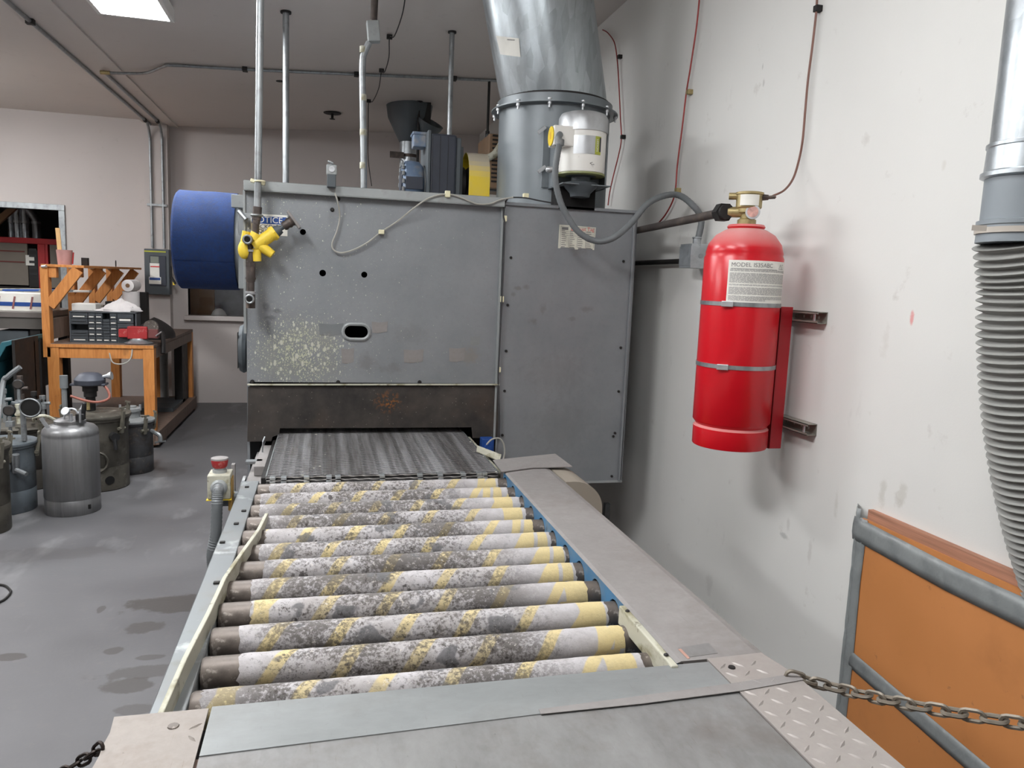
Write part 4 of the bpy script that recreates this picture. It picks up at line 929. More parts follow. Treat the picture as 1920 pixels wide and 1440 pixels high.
# sticker on the duct
def ond(px, py):
    """nearest point of the duct skin along a sight line"""
    d = RM @ V(((px-960)/FPX, -(py-720)/FPX, -1)); best = None
    for k in range(400):
        q = CAMP+d*(3.2+k*.004); t = (q.z-base.z)/(top.z-base.z); c = base.lerp(top, t)
        if (q.xy-c.xy).length < FR-.006: return q
    return q
b = B(); vs = []; N_ = 6
for i in range(N_+1):
    u = i/N_; vs += [ond(930+43*u, 67+5*u), ond(938+38*u, 102+5*u)]
b.add(vs, [(2*i, 2*i+2, 2*i+3, 2*i+1) for i in range(N_)], True).build('paper_sticker', PAPER, dt, fix=False)
b = B(); b.add([ond(951, 73.5), ond(965, 74.5), ond(965, 76), ond(951, 75)], [(0, 1, 2, 3)]); vs_ = [v-ddir*0+(CAMP-v).normalized()*.002 for v in b.v]; b.v = vs_; b.build('printed_line', INK, dt, fix=False)
# flexible conduit from the motor to the wall box
fx = thing('flexible_conduit', at(1048, 272, Y=3.72), 'gray flexible conduit swooping from the fan motor to a wall box', 'conduit')
JX = XW-.062; JY = at(1296, 480, X=XW-.115).y; J = at(1320, 450, Y=JY+.04)
pp = [at(1049, 268, Y=3.73), at(1045, 290, Y=3.70), at(1041, 325, Y=3.70), at(1045, 358, Y=3.70), at(1058, 395, Y=3.70), at(1085, 435, Y=3.68), at(1118, 452, Y=3.66), at(1150, 446, Y=3.62), at(1182, 420, Y=3.62), at(1212, 384, Y=3.63), at(1242, 368, Y=3.66), at(1272, 366, Y=3.68), at(1298, 384, Y=JY+.05), at(1315, 412, Y=JY+.05), V((JX, JY+.055, J.z-.02))]
pth = smooth_path(pp, 10)
B().tube(pth, [.0165 if i % 2 else .0155 for i in range(len(pth))], 12).build('conduit', CONDUIT, fx)
B().lathe([(.019, 0), (.024, .004), (.024, .03), (.019, .034)], at(1049, 270, Y=3.73)+V((0, 0, -.01)), UP, 12).tube(smooth_path([at(1049, 268, Y=3.73), at(1047, 258, Y=3.73), at(1050, 252, Y=3.75)], 4), .017, 10).build('elbow_connector', RAILG, fx)
jb = thing('junction_box', (JX, JY, 1.7), 'square steel junction box on the white wall left of the extinguisher', 'box')
z0, z1 = at(1305, 502, X=XW-.11).z, at(1305, 456, X=XW-.11).z
B().box((XW-.115, JY, z0), (XW, JY+.125, z1)).box((XW-.118, JY-.002, z0+.012), (XW-.115, JY+.127, z1-.012)).build('box_body', GALV, jb, .003)
B().lathe([(.02, 0), (.02, .028), (.024, .03), (.024, .036)], (JX, JY+.055, z1), UP, 12).build('connector', GALV, jb)
B().lathe([(0, 0), (.012, 0), (.012, .002), (0, .002)], (JX, JY-.001, z0+.06), (0, -1, 0), 12).build('knockout', PIPEG, jb)
B().cyl((XW-.035, JY+.125, (z0+z1)/2-.02), (XW-.035, 5.6, (z0+z1)/2-.02), .0145, n=10).build('conduit_pipe', DARK, jb)
# ---------------------------------------------------------------- extinguisher on the right wall
EX, EYC, ER = 1.478*KW, 2.5*KW, .140*KW
ex = thing('fire_extinguisher', (EX, EYC, ZW(1.03)), 'big red fire extinguisher cylinder strapped to the white wall', 'extinguisher')
zt = ZW(1.72); z_ = ZW(1.03)
B().lathe([(.10, z_), (ER-.006, z_), (ER-.004, z_+.004), (ER-.004, z_+.076), (ER-.013, z_+.085), (ER-.009, z_+.092), (ER, z_+.103), (ER, zt), (ER-.006, zt+.012), (ER-.004, zt+.02), (ER-.013, zt+.054), (ER-.04, zt+.09), (ER-.073, zt+.11), (.06, zt+.118)], (EX, EYC, 0), UP, 56).build('cylinder', RED, ex)
B().lathe([(.068, zt+.115), (.074, zt+.122), (.068, zt+.131), (.04, zt+.133)], (EX, EYC, 0), UP, 28).build('neck_ring', RED, ex)
dc = V((-EX, -EYC, 0)).normalized(); er = V((-dc.y, dc.x, 0))
zv = zt+.131
B().lathe([(.036, zv), (.036, zv+.02), (.026, zv+.026), (.026, zv+.085), (.03, zv+.09)], (EX, EYC, 0), UP, 18).cyl(V((EX, EYC, zv+.05))-er*.075, V((EX, EYC, zv+.05))+er*.03, .021, n=12).build('valve_body', BRASS, ex)
B().lathe([(.02, 0), (.028, .0), (.028, .012), (.0, .013)], V((EX, EYC, zv+.048))+er*.02+dc*.03, dc, 20).build('gauge', STEEL, ex)
B().lathe([(0, 0), (.021, 0), (.021, .001), (0, .001)], V((EX, EYC, zv+.048))+er*.02+dc*.0432, dc, 18).build('gauge_face', mat('gauge_face', (196, 150, 140), .4, vs=60, var=.3), ex)
hz = at(1400, 394, Y=EYC).z; ht = at(1400, 360, Y=EYC).z
B().lathe([(.04, hz-.012), (.044, hz-.01), (.044, hz+.004), (.05, hz+.01), (.05, ht-.012), (.054, ht-.010), (.054, ht-.002), (.046, ht)], (EX+.004, EYC, 0), UP, 28).cyl(V((EX, EYC, ht-.016))-er*.075, V((EX, EYC, ht-.016))-er*.03, .014, n=10).build('actuator_head', BRASS, ex)
def onx(u, v, e=.001, R=ER):
    a = u/R; return V((EX, EYC, v))+(dc*math.cos(a)+er*math.sin(a))*(R+e)
curved('head_label', -.032, .045, hz+.014, ht-.014, PAPER, ex, lambda u, v, e: onx(u, v, e, .052), .001)
b = B()
for k in range(4):
    z = ht-.022-k*.009; n0 = len(b.v); b.add([onx(u, zz, .0016, .051) for zz in (z, z-.003) for u in (-.026, -.01, .01, .03 if k != 1 else .0)], [(0, 1, 5, 4), (1, 2, 6, 5), (2, 3, 7, 6)])
b.build('head_print', INK, ex, fix=False)
B().cyl(V((EX, EYC, ht-.02))+er*.05, V((EX, EYC, ht-.02))+er*.075, .014, .011, 6).cyl(V((EX, EYC, ht-.02))+er*.07, V((EX, EYC, ht-.018))+er*.1, .007, n=8).build('tube_fitting', BROWNPIPE, ex)
# instruction label wrapped round the cylinder
LZ0, LZ1 = at(1392, 571, Y=EYC-.13).z-.007, zt-.012; LU0, LU1 = -.054, .225
curved('instruction_label', LU0, LU1, LZ0, LZ1, PAPER, ex, onx, .0012, 24)
text('MODEL IS35ABC', .0225, (0, 0, 0), (1, 0, 0), UP, INK, ex, bend=lambda u, v: onx(LU0+.010+u, LZ1-.018+v, .0018), align='LEFT')
text('!', .014, (0, 0, 0), (1, 0, 0), UP, INK, ex, bend=lambda u, v: onx(.166+u, LZ1-.020+v, .0018))
b = B()
def strip(u0, u1, z0_, z1_):
    n = max(2, int((u1-u0)/.01)); b.add([onx(u0+(u1-u0)*i/n, z, .0017) for z in (z0_, z1_) for i in range(n+1)], [(i, i+1, n+2+i, n+1+i) for i in range(n)])
for (u0, u1, z0_, z1_) in ((.155, .179, LZ1-.029, LZ1-.0275), (.180, .193, LZ1-.029, LZ1-.0275), (.180, .193, LZ1-.012, LZ1-.0105)): strip(u0, u1, z0_, z1_)
for u in (.180, .192): strip(u, u+.001, LZ1-.029, LZ1-.0105)
for s0_, s1_ in ((.155, .167), (.179, .167)): b.add([onx(s0_, LZ1-.029, .0017), onx(s0_+.002, LZ1-.029, .0017), onx(s1_+.001, LZ1-.010, .0017), onx(s1_-.001, LZ1-.010, .0017)], [(0, 1, 2, 3)])
b.build('warning_symbols', INK, ex, fix=False)
b = B(); rr = random.Random(9); z = LZ1-.034
strip(LU0+.01, .145, z+.001, z+.003)
rows = [3, 0, 12, 0, 2, 0, 9, 0, 11, 0, 9, 0, 3]
for cnt in rows:
    if cnt == 0: z -= .0045; continue
    for _ in range(cnt):
        if z < LZ0+.022: break
        u = LU0+.007; end = LU1-.006 if z > LZ0+.03 else (.10 if cnt > 3 else .08)
        end -= rr.uniform(0, .01)
        while u < end:
            w_ = rr.uniform(.006, .022); strip(u, min(u+w_, end), z, z-.0017); u += w_+.0022
        z -= .0032
b.build('fine_print', mat('fine_print', (158, 156, 156), .8), ex, fix=False)
# straps
for py in (571, 690):
    zz = at(1392, py, Y=EYC-.13).z
    B().lathe([(ER+.0005, zz-.008), (ER+.003, zz-.008), (ER+.003, zz+.008), (ER+.0005, zz+.008)], (EX, EYC, 0), UP, 48).build('strap', PIPEG, ex)
    p = onx(-.045, zz, .008); B().obox(p, er*.022, dc*.006, UP*.011).build('buckle', STEEL, ex, .002)
# bracket channel between cylinder and wall
by0, by1, bz0, bz1, bx0_, bx1_ = EYC-.045, EYC+.045, ZW(1.02), at(1460, 574, X=XW-.05).z, EX+ER-.0, XW-.046
B().box((bx0_, by0, bz0), (bx0_+.008, by1, bz1)).box((bx0_, by0, bz0), (bx1_, by0+.006, bz1)).box((bx0_, by1-.006, bz0), (bx1_, by1, bz1)).build('bracket_channel', REDT if False else mat('red_bracket_paint', (176, 26, 38), .4), ex, .002)
for zz in (ZW(1.52), ZW(1.12)):
    un = thing('strut_channel', (XW, EYC, zz), 'slotted steel strut on the wall behind the extinguisher, %s one' % ('upper' if zz > 1.3 else 'lower'), 'bracket', 'strut channels behind the extinguisher')
    y0, y1, h, d = 2.315*KW, 2.74*KW, .0225, .045
    b = B().plate([(y0, -h), (y1, -h), (y1, h), (y0, h)], [circ(y0+.05+.048*k, 0, .0075, 10) for k in range(7)], lambda u, v, dd: V((XW-.003+dd, u, zz+v)), .0025)
    b.box((XW-d, y0, zz+h-.0025), (XW-.0005, y1, zz+h)).box((XW-d, y0, zz-h), (XW-.0005, y1, zz-h+.0025))
    b.box((XW-d, y0, zz+h-.009), (XW-d+.0025, y1, zz+h)).box((XW-d, y0, zz-h), (XW-d+.0025, y1, zz-h+.009))
    b.build('channel', mat('zinc_strut_steel', (150, 147, 138), .45, .4), un)
    B().box((XW-d+.003, y0+.02, zz-h+.003), (XW-d+.006, y0+.03, zz+h-.003)).build('channel_nut', STEEL, un)
# discharge pipe from the valve to the oven
dp = thing('discharge_pipe', at(1200, 435, Y=3.9), 'dark pipe from the extinguisher valve back to the oven side', 'pipe')
vp = V((EX, EYC, zv+.05))-er*.085; bk = at(1196, 436, X=1.72); bk = V((1.72, bk.y+.25, at(1196, 434, X=1.72).z))
d_ = (bk-vp).normalized()
B().cyl(vp+d_*.06, bk, .0185, n=16).build('pipe', BROWNPIPE, dp)
B().cyl(vp+d_*.0, vp+d_*.05, .038, n=6).cyl(vp+d_*.05, vp+d_*.075, .026, n=14).cyl(vp-d_*.02, vp, .03, n=12).build('union_nut', DARK, dp)
# copper tubes on the wall
def wtube(pts, m, label, clips, ext=()):
    t = thing('copper_tube', at(*pts[0], X=XW-.02), label, 'tube', 'copper tubes on the right wall')
    P = [at(x, y, X=XW-.022) for x, y in pts]; P = list(ext)+P
    B().tube(smooth_path(P, 6), .0042, 6).build('tube', m, t)
    for x, y, mm in clips:
        q = at(x, y, X=XW-.022); B().box((XW-.028, q.y-.022, q.z-.012), (XW, q.y+.006, q.z+.012)).build('tube_clip', mm, t, .002)
wtube([(1130, 56), (1140, 62), (1152, 80), (1157, 110), (1160, 150), (1163, 215), (1165, 260), (1160, 290), (1150, 330), (1143, 362), (1140, 385)], REDT, 'dark red copper tube on the wall nearest the duct', [(1159, 107, DARK), (1165, 257, DARK)])
q = at(1125, 57, X=XW-.02); 
wtube([(1313, -20), (1306, 50), (1294, 130), (1287, 173), (1279, 240), (1270, 310), (1267, 350), (1262, 375), (1248, 402), (1233, 420)], REDT, 'red copper tube on the wall between duct and extinguisher', [(1289, 173, BRASS), (1267, 357, BRASS)])
tl = thing('copper_tube', at(1425, 367, X=XW-.2), 'brownish copper tube dropping down the wall to the extinguisher head', 'tube', 'copper tubes on the right wall')
P = [at(x, y, X=XW-.02) for x, y in ((1533, -40), (1531, 15), (1524, 80), (1515, 150), (1510, 205), (1505, 262), (1498, 300))]
P += [at(1487, 335, X=XW-.06), at(1470, 357, X=XW-.12), at(1448, 368, X=XW-.17), V((EX, EYC, ht-.018))+er*.1]
B().tube(smooth_path(P, 6), .0046, 6).build('tube', mat('brown_copper', (128, 92, 82), .45, .3), tl)
q = at(1531, 16, X=XW-.02); B().box((XW-.028, q.y-.012, q.z-.012), (XW, q.y+.012, q.z+.012)).build('tube_clip', DARK, tl, .002)
# ---------------------------------------------------------------- hardboard panel with taped edges
BX = XW-.035
hb = thing('hardboard_panel', (BX, 1.5, 0), 'orange-brown hardboard sheet with gray duct-taped edges leaning at the wall', 'board')
y1, zt = 2.03*KW, ZW(.895); y0 = .25
B().box((BX, y0, .0), (BX+.006, y1-.03, zt)).build('board', BOARD, hb)
B().box((BX+.012, y0, .4), (XW-.001, 1.995*KW, zt+.034)).build('plywood_strip', PLY, hb, .002)
def tapestrip(name, pts, wv, n=22, amp=.004, seed=1, lift=.003):
    """tape lying on the board, slightly crumpled; pts in (y, z), wv = half width vector per end"""
    rr = random.Random(seed); b = B(); vs = []
    for i in range(n+1):
        t = i/n; k = min(int(t*(len(pts)-1)), len(pts)-2); f = t*(len(pts)-1)-k
        c = V(pts[k]).lerp(V(pts[k+1]), f); w_ = V(wv)
        for s_ in (-1, -.33, .33, 1): vs.append(V((BX-lift-rr.uniform(0, amp)*(1 if abs(s_) < .9 else .25), c.x+w_.x*s_, c.y+w_.y*s_)))
    for j in range(0): pass
    m = 4; b.add(vs, [(i*m+j, i*m+j+1, (i+1)*m+j+1, (i+1)*m+j) for i in range(n) for j in range(m-1)], True)
    o = b.build(name, TAPE, hb, fix=False); sm = o.modifiers.new('solid', 'SOLIDIFY'); sm.thickness = .0015; return o
tapestrip('tape_strip', [(y1+.005, zt-.045), (1.8, zt-.062), (1.35, zt-.055), (y0, zt-.05)], (0, .042), 40, .006, 1)
tapestrip('tape_strip', [(y1-.035, zt), (y1-.03, .6), (y1-.035, .3), (y1-.03, .02)], (.025, 0), 30, .005, 2, .0025)
dA, dB = at(1600, 1245, X=BX), at(1840, 1445, X=BX)
dv = V((dB.y-dA.y, dB.z-dA.z)).normalized()
tapestrip('tape_strip', [(dA.y+.02, dA.z+.012), (dB.y, dB.z), (dB.y+dv.x*.4, dB.z+dv.y*.4)], (-dv.y*.031, dv.x*.031), 24, .003, 4, .0028)
# folded tape bridging the board edge and the wall
b = B(); vs = []; rr = random.Random(8); n = 24
for i in range(n+1):
    z = zt+.03-(zt+.02)*i/n; e = rr.uniform(-.003, .003)
    vs += [V((BX-.003, y1-.022, z)), V((BX-.006+e*.5, y1-.004, z)), V((BX+.014+e, y1+.014+e, z)), V((XW-.001, y1+.032+(.012 if i < 5 else 0)+e, z))]
b.add(vs, [(i*4+j, i*4+j+1, (i+1)*4+j+1, (i+1)*4+j) for i in range(n) for j in range(3)], True)
o = b.build('edge_tape', TAPE, hb, fix=False); sm = o.modifiers.new('solid', 'SOLIDIFY'); sm.thickness = .0012
# ---------------------------------------------------------------- dust duct and ribbed hose at the right edge
HX, HY, HR = 1.502*KW+.05, 1.42*KW, .106
dd = thing('dust_duct', (HX, HY, 1.75), 'galvanized pipe with ribbed gray hose clamped below at the right wall', 'duct')
zA, zB, zC_, zD = at(1845, 262, Y=HY-.03).z, at(1845, 318, Y=HY-.03).z, at(1840, 410, Y=HY-.03).z, at(1840, 440, Y=HY-.03).z
B().lathe([(HR-.006, zA), (HR-.004, 3.43)], (HX, HY, 0), UP, 40).build('galvanized_pipe', GALV, dd)
B().lathe([(HR-.004, zA+.012), (HR+.001, zA+.01), (HR+.001, zA+.002), (HR-.002, zA), (HR, zB+.012), (HR+.007, zB+.008), (HR+.007, zB-.002), (HR-.002, zB-.006)], (HX, HY, 0), UP, 40).build('joint_collar', GALV, dd)
sc = V((HX, HY, zA-.022))+V((-.80, -.6, 0)).normalized()*(HR-.001); B().lathe([(0, .006), (.005, .005), (.008, .001), (.008, -.002)], sc, V((-.8, -.6, 0)), 8).build('screw', STEEL, dd)
B().lathe([(HR-.004, zC_-.03), (HR-.004, zB)], (HX, HY, 0), UP, 40).build('sleeve', SLEEVE, dd)
B().lathe([(HR-.002, zC_+.006), (HR+.003, zC_+.004), (HR+.003, zC_-.006), (HR, zC_-.008), (HR+.001, zD-.012)], (HX, HY, 0), UP, 40).build('hose_cuff', SLEEVE, dd)
zk = (zC_+zD)/2-.002
B().lathe([(HR+.002, zk-.007), (HR+.005, zk-.007), (HR+.005, zk+.007), (HR+.002, zk+.007)], (HX, HY, 0), UP, 40).beam(at(1822, 427, Y=HY-.01), at(1850, 428, Y=HY-.03), .003, .013).build('hose_clamp', mat('translucent_strap', (176, 168, 158), .4), dd)
P = [V((HX, HY, zD-.004))]
for (pl, py, dy) in ((1839, 520, 0), (1838, 600, 0), (1842, 700, -.004), (1851, 800, -.01), (1867, 900, -.02), (1890, 1000, -.035), (1916, 1085, -.055)):
    q = at(pl, py, Y=HY+dy); P.append(V((q.x+HR*1.06+.033, HY+dy, q.z)))
P.append(P[-1]+(P[-1]-P[-2])*1.6)
fine = smooth_path(P, 60); acc = 0; out = [fine[0]]; step = .0022
for i in range(1, len(fine)):
    while (fine[i]-out[-1]).length >= step: out.append(out[-1]+(fine[i]-out[-1]).normalized()*step)
per = .0212/step
B().tube(out, [HR-.001+.0088*math.cos(2*PI*i/per) for i in range(len(out))], 36, True).build('ribbed_hose', HOSE, dd)
# ---------------------------------------------------------------- ceiling conduits and small ceiling fittings
cc = thing('ceiling_conduit', at(500, 138, Z=3.25), 'long thin conduit crossing the ceiling from the beam to the duct', 'conduit')
BZc = ZC-.055
P = [V((-1.80, 7.16, BZc-.03)), V((-1.62, 7.15, BZc-.022)), V((-1.45, 7.1, BZc-.012)), V((-1.28, 6.93, CZ(-1.28)-.02)), V((-1.2, 6.9, CZ(-1.2)-.016)), V((-.6, 6.93, CZ(-.6)-.016)), V((.5, 6.93, CZ(.5)-.016)), V((XW-.01, 6.94, CZ(XW)-.016))]
B().tube(smooth_path(P, 8), .0125, 8).build('conduit', PIPEG, cc)
B().cyl((-1.815, 7.16, BZc-.03), (-1.74, 7.155, BZc-.028), .016, n=10).build('end_connector', BRASS, cc)
for x in (-.66, .25, 1.1): B().box((x-.02, 6.90, CZ(x)-.032), (x+.02, 6.965, CZ(x))).build('conduit_strap', DARK, cc)
B().cyl((1.42, 6.94, 2.6), (1.42, 6.94, CZ(1.42)-.02), .012, n=8).cyl((1.42, 6.94, 2.80), (1.42, 6.94, 2.95), .02, n=8).build('drop_pipe', DARK, cc)
def wallrun(x, lab, y0):
    t = thing('wall_conduit', (x, 9.5, 1.82), lab, 'conduit', 'conduits on the pilaster')
    P = [V((x, y0, BZc-.015)), V((x, 8.6, BZc-.015)), V((x, 9.25, BZc-.015)), V((x, 9.42, BZc-.04)), V((x, 9.5, BZc-.14)), V((x, 9.512, 2.9)), V((x, 9.512, 1.83))]
    B().tube(smooth_path(P, 6), .0145, 10).build('conduit', PIPEG, t)
    B().cyl((x, 9.25, BZc-.015), (x, 9.31, BZc-.02), .02, n=10).build('coupling', DARK, t)
    return t
t1 = wallrun(-1.925, 'conduit along the left edge of the beam and down the pilaster', -3.4)
for y in (5.95, 5.2, 3): B().box((-1.95, y-.02, BZc-.034), (-1.90, y+.02, BZc)).build('conduit_strap', DARK, t1)
t2 = wallrun(-1.80, 'shorter conduit beside the right edge of the pilaster', 7.2)
B().box((-1.97, 9.5, 2.30), (-1.76, 9.53, 2.325)).build('conduit_strap', PIPEG, t2)
# capillary tube pinned to the ceiling
cw = thing('ceiling_wire', (.45, 6, ZC), 'thin sagging tube pinned along the ceiling behind the posts', 'tube')
cl = [(.455, 4.75), (.443, 5.84), (.452, 6.78), (.41, 7.95)]
P = []
for i in range(3):
    a, c = V(cl[i]+(CZ(.45)-.02,)), V(cl[i+1]+(CZ(.45)-.02,))
    P += [a, a.lerp(c, .35)-UP*.045+V((.02, 0, 0)), a.lerp(c, .8)-UP*.05+V((.015, 0, 0))]
P += [V(cl[3]+(CZ(.45)-.02,)), V((.41, 8.0, 3.1)), V((.42, 8.1, 2.8)), V((.47, 8.3, 2.55))]
B().tube(smooth_path(P, 5), .004, 5).build('tube', DARK, cw)
for x, y in cl: B().box((x-.02, y-.015, CZ(x)-.028), (x+.02, y+.015, CZ(x))).build('ceiling_clip', DARK, cw)
ZC = CZ(.063)
sp = thing('sprinkler_head', (.063, 8.63, ZC), 'small dark sprinkler head on the ceiling behind the oven', 'sprinkler')
B().lathe([(.09, -.012), (.095, -.004), (.03, 0)], (.063, 8.63, ZC), UP, 18).build('escutcheon', DARK, sp)
B().cyl((.063, 8.63, ZC-.06), (.063, 8.63, ZC-.01), .014, n=8).lathe([(0, -.075), (.03, -.07), (.03, -.066), (0, -.066)], (.063, 8.63, ZC), UP, 12).build('sprinkler_body', DARK, sp)
B().lathe([(0, -.02), (.03, -.018), (.035, 0)], at(524, 149, Z=CZ(-.1)-.005), UP, 12).build('ceiling_hook', DARK, sp)
# flue with ceiling collar behind the motor
ZC = CZ(.88)
fl_ = thing('oven_flue', (.88, 8.15, 2.0), 'bright flue pipe with dark ceiling cone behind the drive motor', 'pipe')
fy = 8.15; fx_ = at(766, 285, Y=fy).x
B().cyl((fx_, fy, .0), (fx_, fy, 3.02), .092, n=24).build('flue_pipe', GALV, fl_)
B().lathe([(.094, 3.0), (.10, 3.0), (.22, 3.235), (.24, ZC-.001), (.094, ZC-.001)], (fx_, fy, 0), UP, 20).build('ceiling_cone', DISC, fl_)
B().lathe([(.095, 2.845), (.1, 2.845), (.1, 2.875), (.095, 2.875)], (fx_, fy, 0), UP, 24).box((fx_-.2, fy-.12, 2.82), (fx_-.06, fy-.09, 2.88)).build('clamp_band', BROWNPIPE, fl_)
ZC = CZ(1.05)
cn = thing('ceiling_cone_fitting', (1.12, 8.0, ZC), 'tilted dark cone fitting at the ceiling right of the flue', 'fitting')
q = at(803, 236, Y=8.0)
B().lathe([(.0, -.11), (.06, -.1), (.13, .02), (.14, .06), (.12, .06), (.05, -.08)], (q.x, 8.0, 3.14), V((.35, -.4, .85)), 18).build('cone', DISC, cn)
B().cyl((at(786, 215, Y=7.9).x, 7.95, 2.2), (at(786, 215, Y=7.9).x, 7.95, ZC), .014, n=8).lathe([(.014, ZC-.03), (.04, ZC-.012), (.04, ZC-.001)], (at(786, 215, Y=7.9).x, 7.95, 0), UP, 10).build('hanger_rod', DARK, cn)
B().box((q.x-.09, 7.98, 3.18), (q.x+.02, 8.04, ZC-.0)).build('hanger_plate', DARK, cn)
ZC = 3.27
# tan unit heater behind the fan
uh = thing('unit_heater', (1.5, 6.6, 2.4), 'tan louvered heater box half hidden behind the gray fan', 'heater')
hx0 = at(912, 300, Y=6.4).x
zlo, zhi = at(920, 352, Y=6.4).z, at(930, 250, Y=6.4).z
B().box((hx0+.02, 6.42, zlo), (XW-.03, 6.9, zhi)).build('case', TAN, uh, .01)
b = B()
for k in range(12):
    z = zlo+.05+k*.034; b.box((hx0+.05, 6.405, z), (1.66, 6.42, z+.012))
b.build('louver', DARK, uh)
for z in (zlo, zhi): B().box((1.0 if False else hx0+.02, 6.5, z-.01), (XW, 6.56, z+.012)).build('support_arm', DISC, uh)
B().tube(smooth_path([V((hx0-.0, 6.41, zlo+.24)), V((hx0+.06, 6.38, zlo+.27)), V((hx0+.12, 6.38, zlo+.36)), V((hx0+.2, 6.38, zlo+.5))], 6), .03, 10).build('hose', CREAM, uh)
# ---------------------------------------------------------------- electrical disconnect on the pilaster
ds = thing('disconnect_switch', (-1.86, 9.45, 1.55), 'gray electrical disconnect box with labels on the pilaster', 'switch box')
x0, x1, z0, z1 = -1.992, -1.728, 1.30, 1.815
B().box((x0, 9.40, z0), (x1, 9.53, z1)).build('enclosure', DISC, ds, .008)
B().box((x0+.005, 9.396, z1-.036), (x1-.035, 9.40, z1-.022)).build('yellow_stripe', mat('lime_stripe', (178, 182, 50), .5), ds)
B().box((x0+.055, 9.392, z0+.10), (x1-.035, 9.401, z1-.075)).build('dark_panel', DKBOX, ds, .004)
B().box((x0+.068, 9.388, z1-.155), (x0+.155, 9.393, z1-.085)).build('window_plate', mat('dull_green_plate', (124, 130, 120), .5), ds)
B().box((x0+.06, 9.388, z0+.20), (x0+.16, 9.393, z1-.16)).build('white_label', PAPER, ds)
B().box((x0+.066, 9.386, z1-.205), (x0+.162, 9.389, z1-.193)).build('red_line', INKR, ds)
B().box((x0+.048, 9.387, z0+.12), (x0+.175, 9.392, z0+.20)).build('notice_label', PAPER, ds)
B().box((x0+.054, 9.385, z0+.165), (x0+.168, 9.388, z0+.192)).build('label_header', SIGNB, ds)
B().box((x1-.01, 9.41, z0+.19), (x1+.018, 9.44, z0+.33)).beam((x1+.01, 9.425, z0+.21), (x1+.06, 9.41, z0+.13), .022, .022).build('handle', DARK, ds, .004)
B().box((x1+.03, 9.405, z0+.115), (x1+.055, 9.43, z0+.15)).build('yellow_lock', YEL, ds, .003)
# ---------------------------------------------------------------- workbench
wb = thing('workbench', (-1.9, 8.2, 0), 'orange wooden workbench with upper shelf on diagonal braces', 'workbench')
WX0, WX1, WY0, WY1, WZ = -2.31, -1.465, 7.2, 9.25, .925
B().box((WX0, WY0, WZ-.03), (WX1, WY1, WZ)).build('bench_top', WOODD, wb, .003)
B().box((WX0+.002, WY0-.006, WZ-.032), (WX1-.0, WY0, WZ-.004)).build('top_edging', WOOD, wb)
B().box((WX0+.09, WY0+.01, WZ-.125), (WX1-.09, WY0+.05, WZ-.032)).build('front_apron', WOOD, wb, .002)
B().box((WX1-.04, WY0+.09, WZ-.125), (WX1, WY1-.09, WZ-.032)).build('side_apron', WOODD, wb, .002)
for x, y, m in ((WX0, WY0, WOOD), (WX1-.09, WY0, WOOD), (WX0, WY1-.09, WOOD), (WX1-.09, WY1-.09, WOOD), (WX1-.42, WY1-.09, WOOD)):
    B().box((x, y, .02), (x+.09, y+.09, WZ-.032)).build('leg', m, wb, .003)
B().box((WX0, WY0-.02, .12), (WX1+.03, WY1, .15)).build('lower_shelf', WOODD, wb, .002)
B().box((WX1-.01, WY0-.02, .03), (WX1+.03, WY1, .12)).box((WX0, WY0-.02, .03), (WX1, WY0+.02, .12)).build('shelf_beam', WOODD, wb, .003)
for x in (WX0+.02, WX1-.04):
    for y in (WY0+.3, WY1-.1): B().box((x, y, 0), (x+.06, y+.06, .12)).build('shelf_block', WOODD, wb)
SZ = 1.575
sx1 = -2.02
B().box((WX0-.02, WY0, SZ), (sx1+.02, 9.3, SZ+.022)).build('upper_shelf', WOOD, wb, .002)
for k, y in enumerate((7.2, 7.9, 8.55, 9.2)):
    B().box((WX0-.03, y, WZ-.12 if k == 0 else WZ), (WX0+.03, y+.09, SZ)).build('post', WOOD, wb, .003)
    B().box((WX0+.03, y+.02, SZ-.09), (WX0+.09, y+.08, SZ)).build('post_cleat', WOOD, wb, .003)
    P0, P1 = V((WX0+.03, y+.02, SZ-.33)), V((sx1-.03, y+.02, SZ-.015))
    B().beam(P0, P1, .038, .09, (0, 0, 1)).build('diagonal_brace', WOOD, wb, .003)
    B().cyl((WX0-.01, y-.004, SZ+.0), (WX0+.03, y-.02, SZ+.005), .012, n=8).build('bolt_head', STEEL, wb)
B().box((WX0-.02, 7.3, WZ+.02), (WX0-.01, 9.2, WZ+.2)).build('back_board', WOODD, wb)
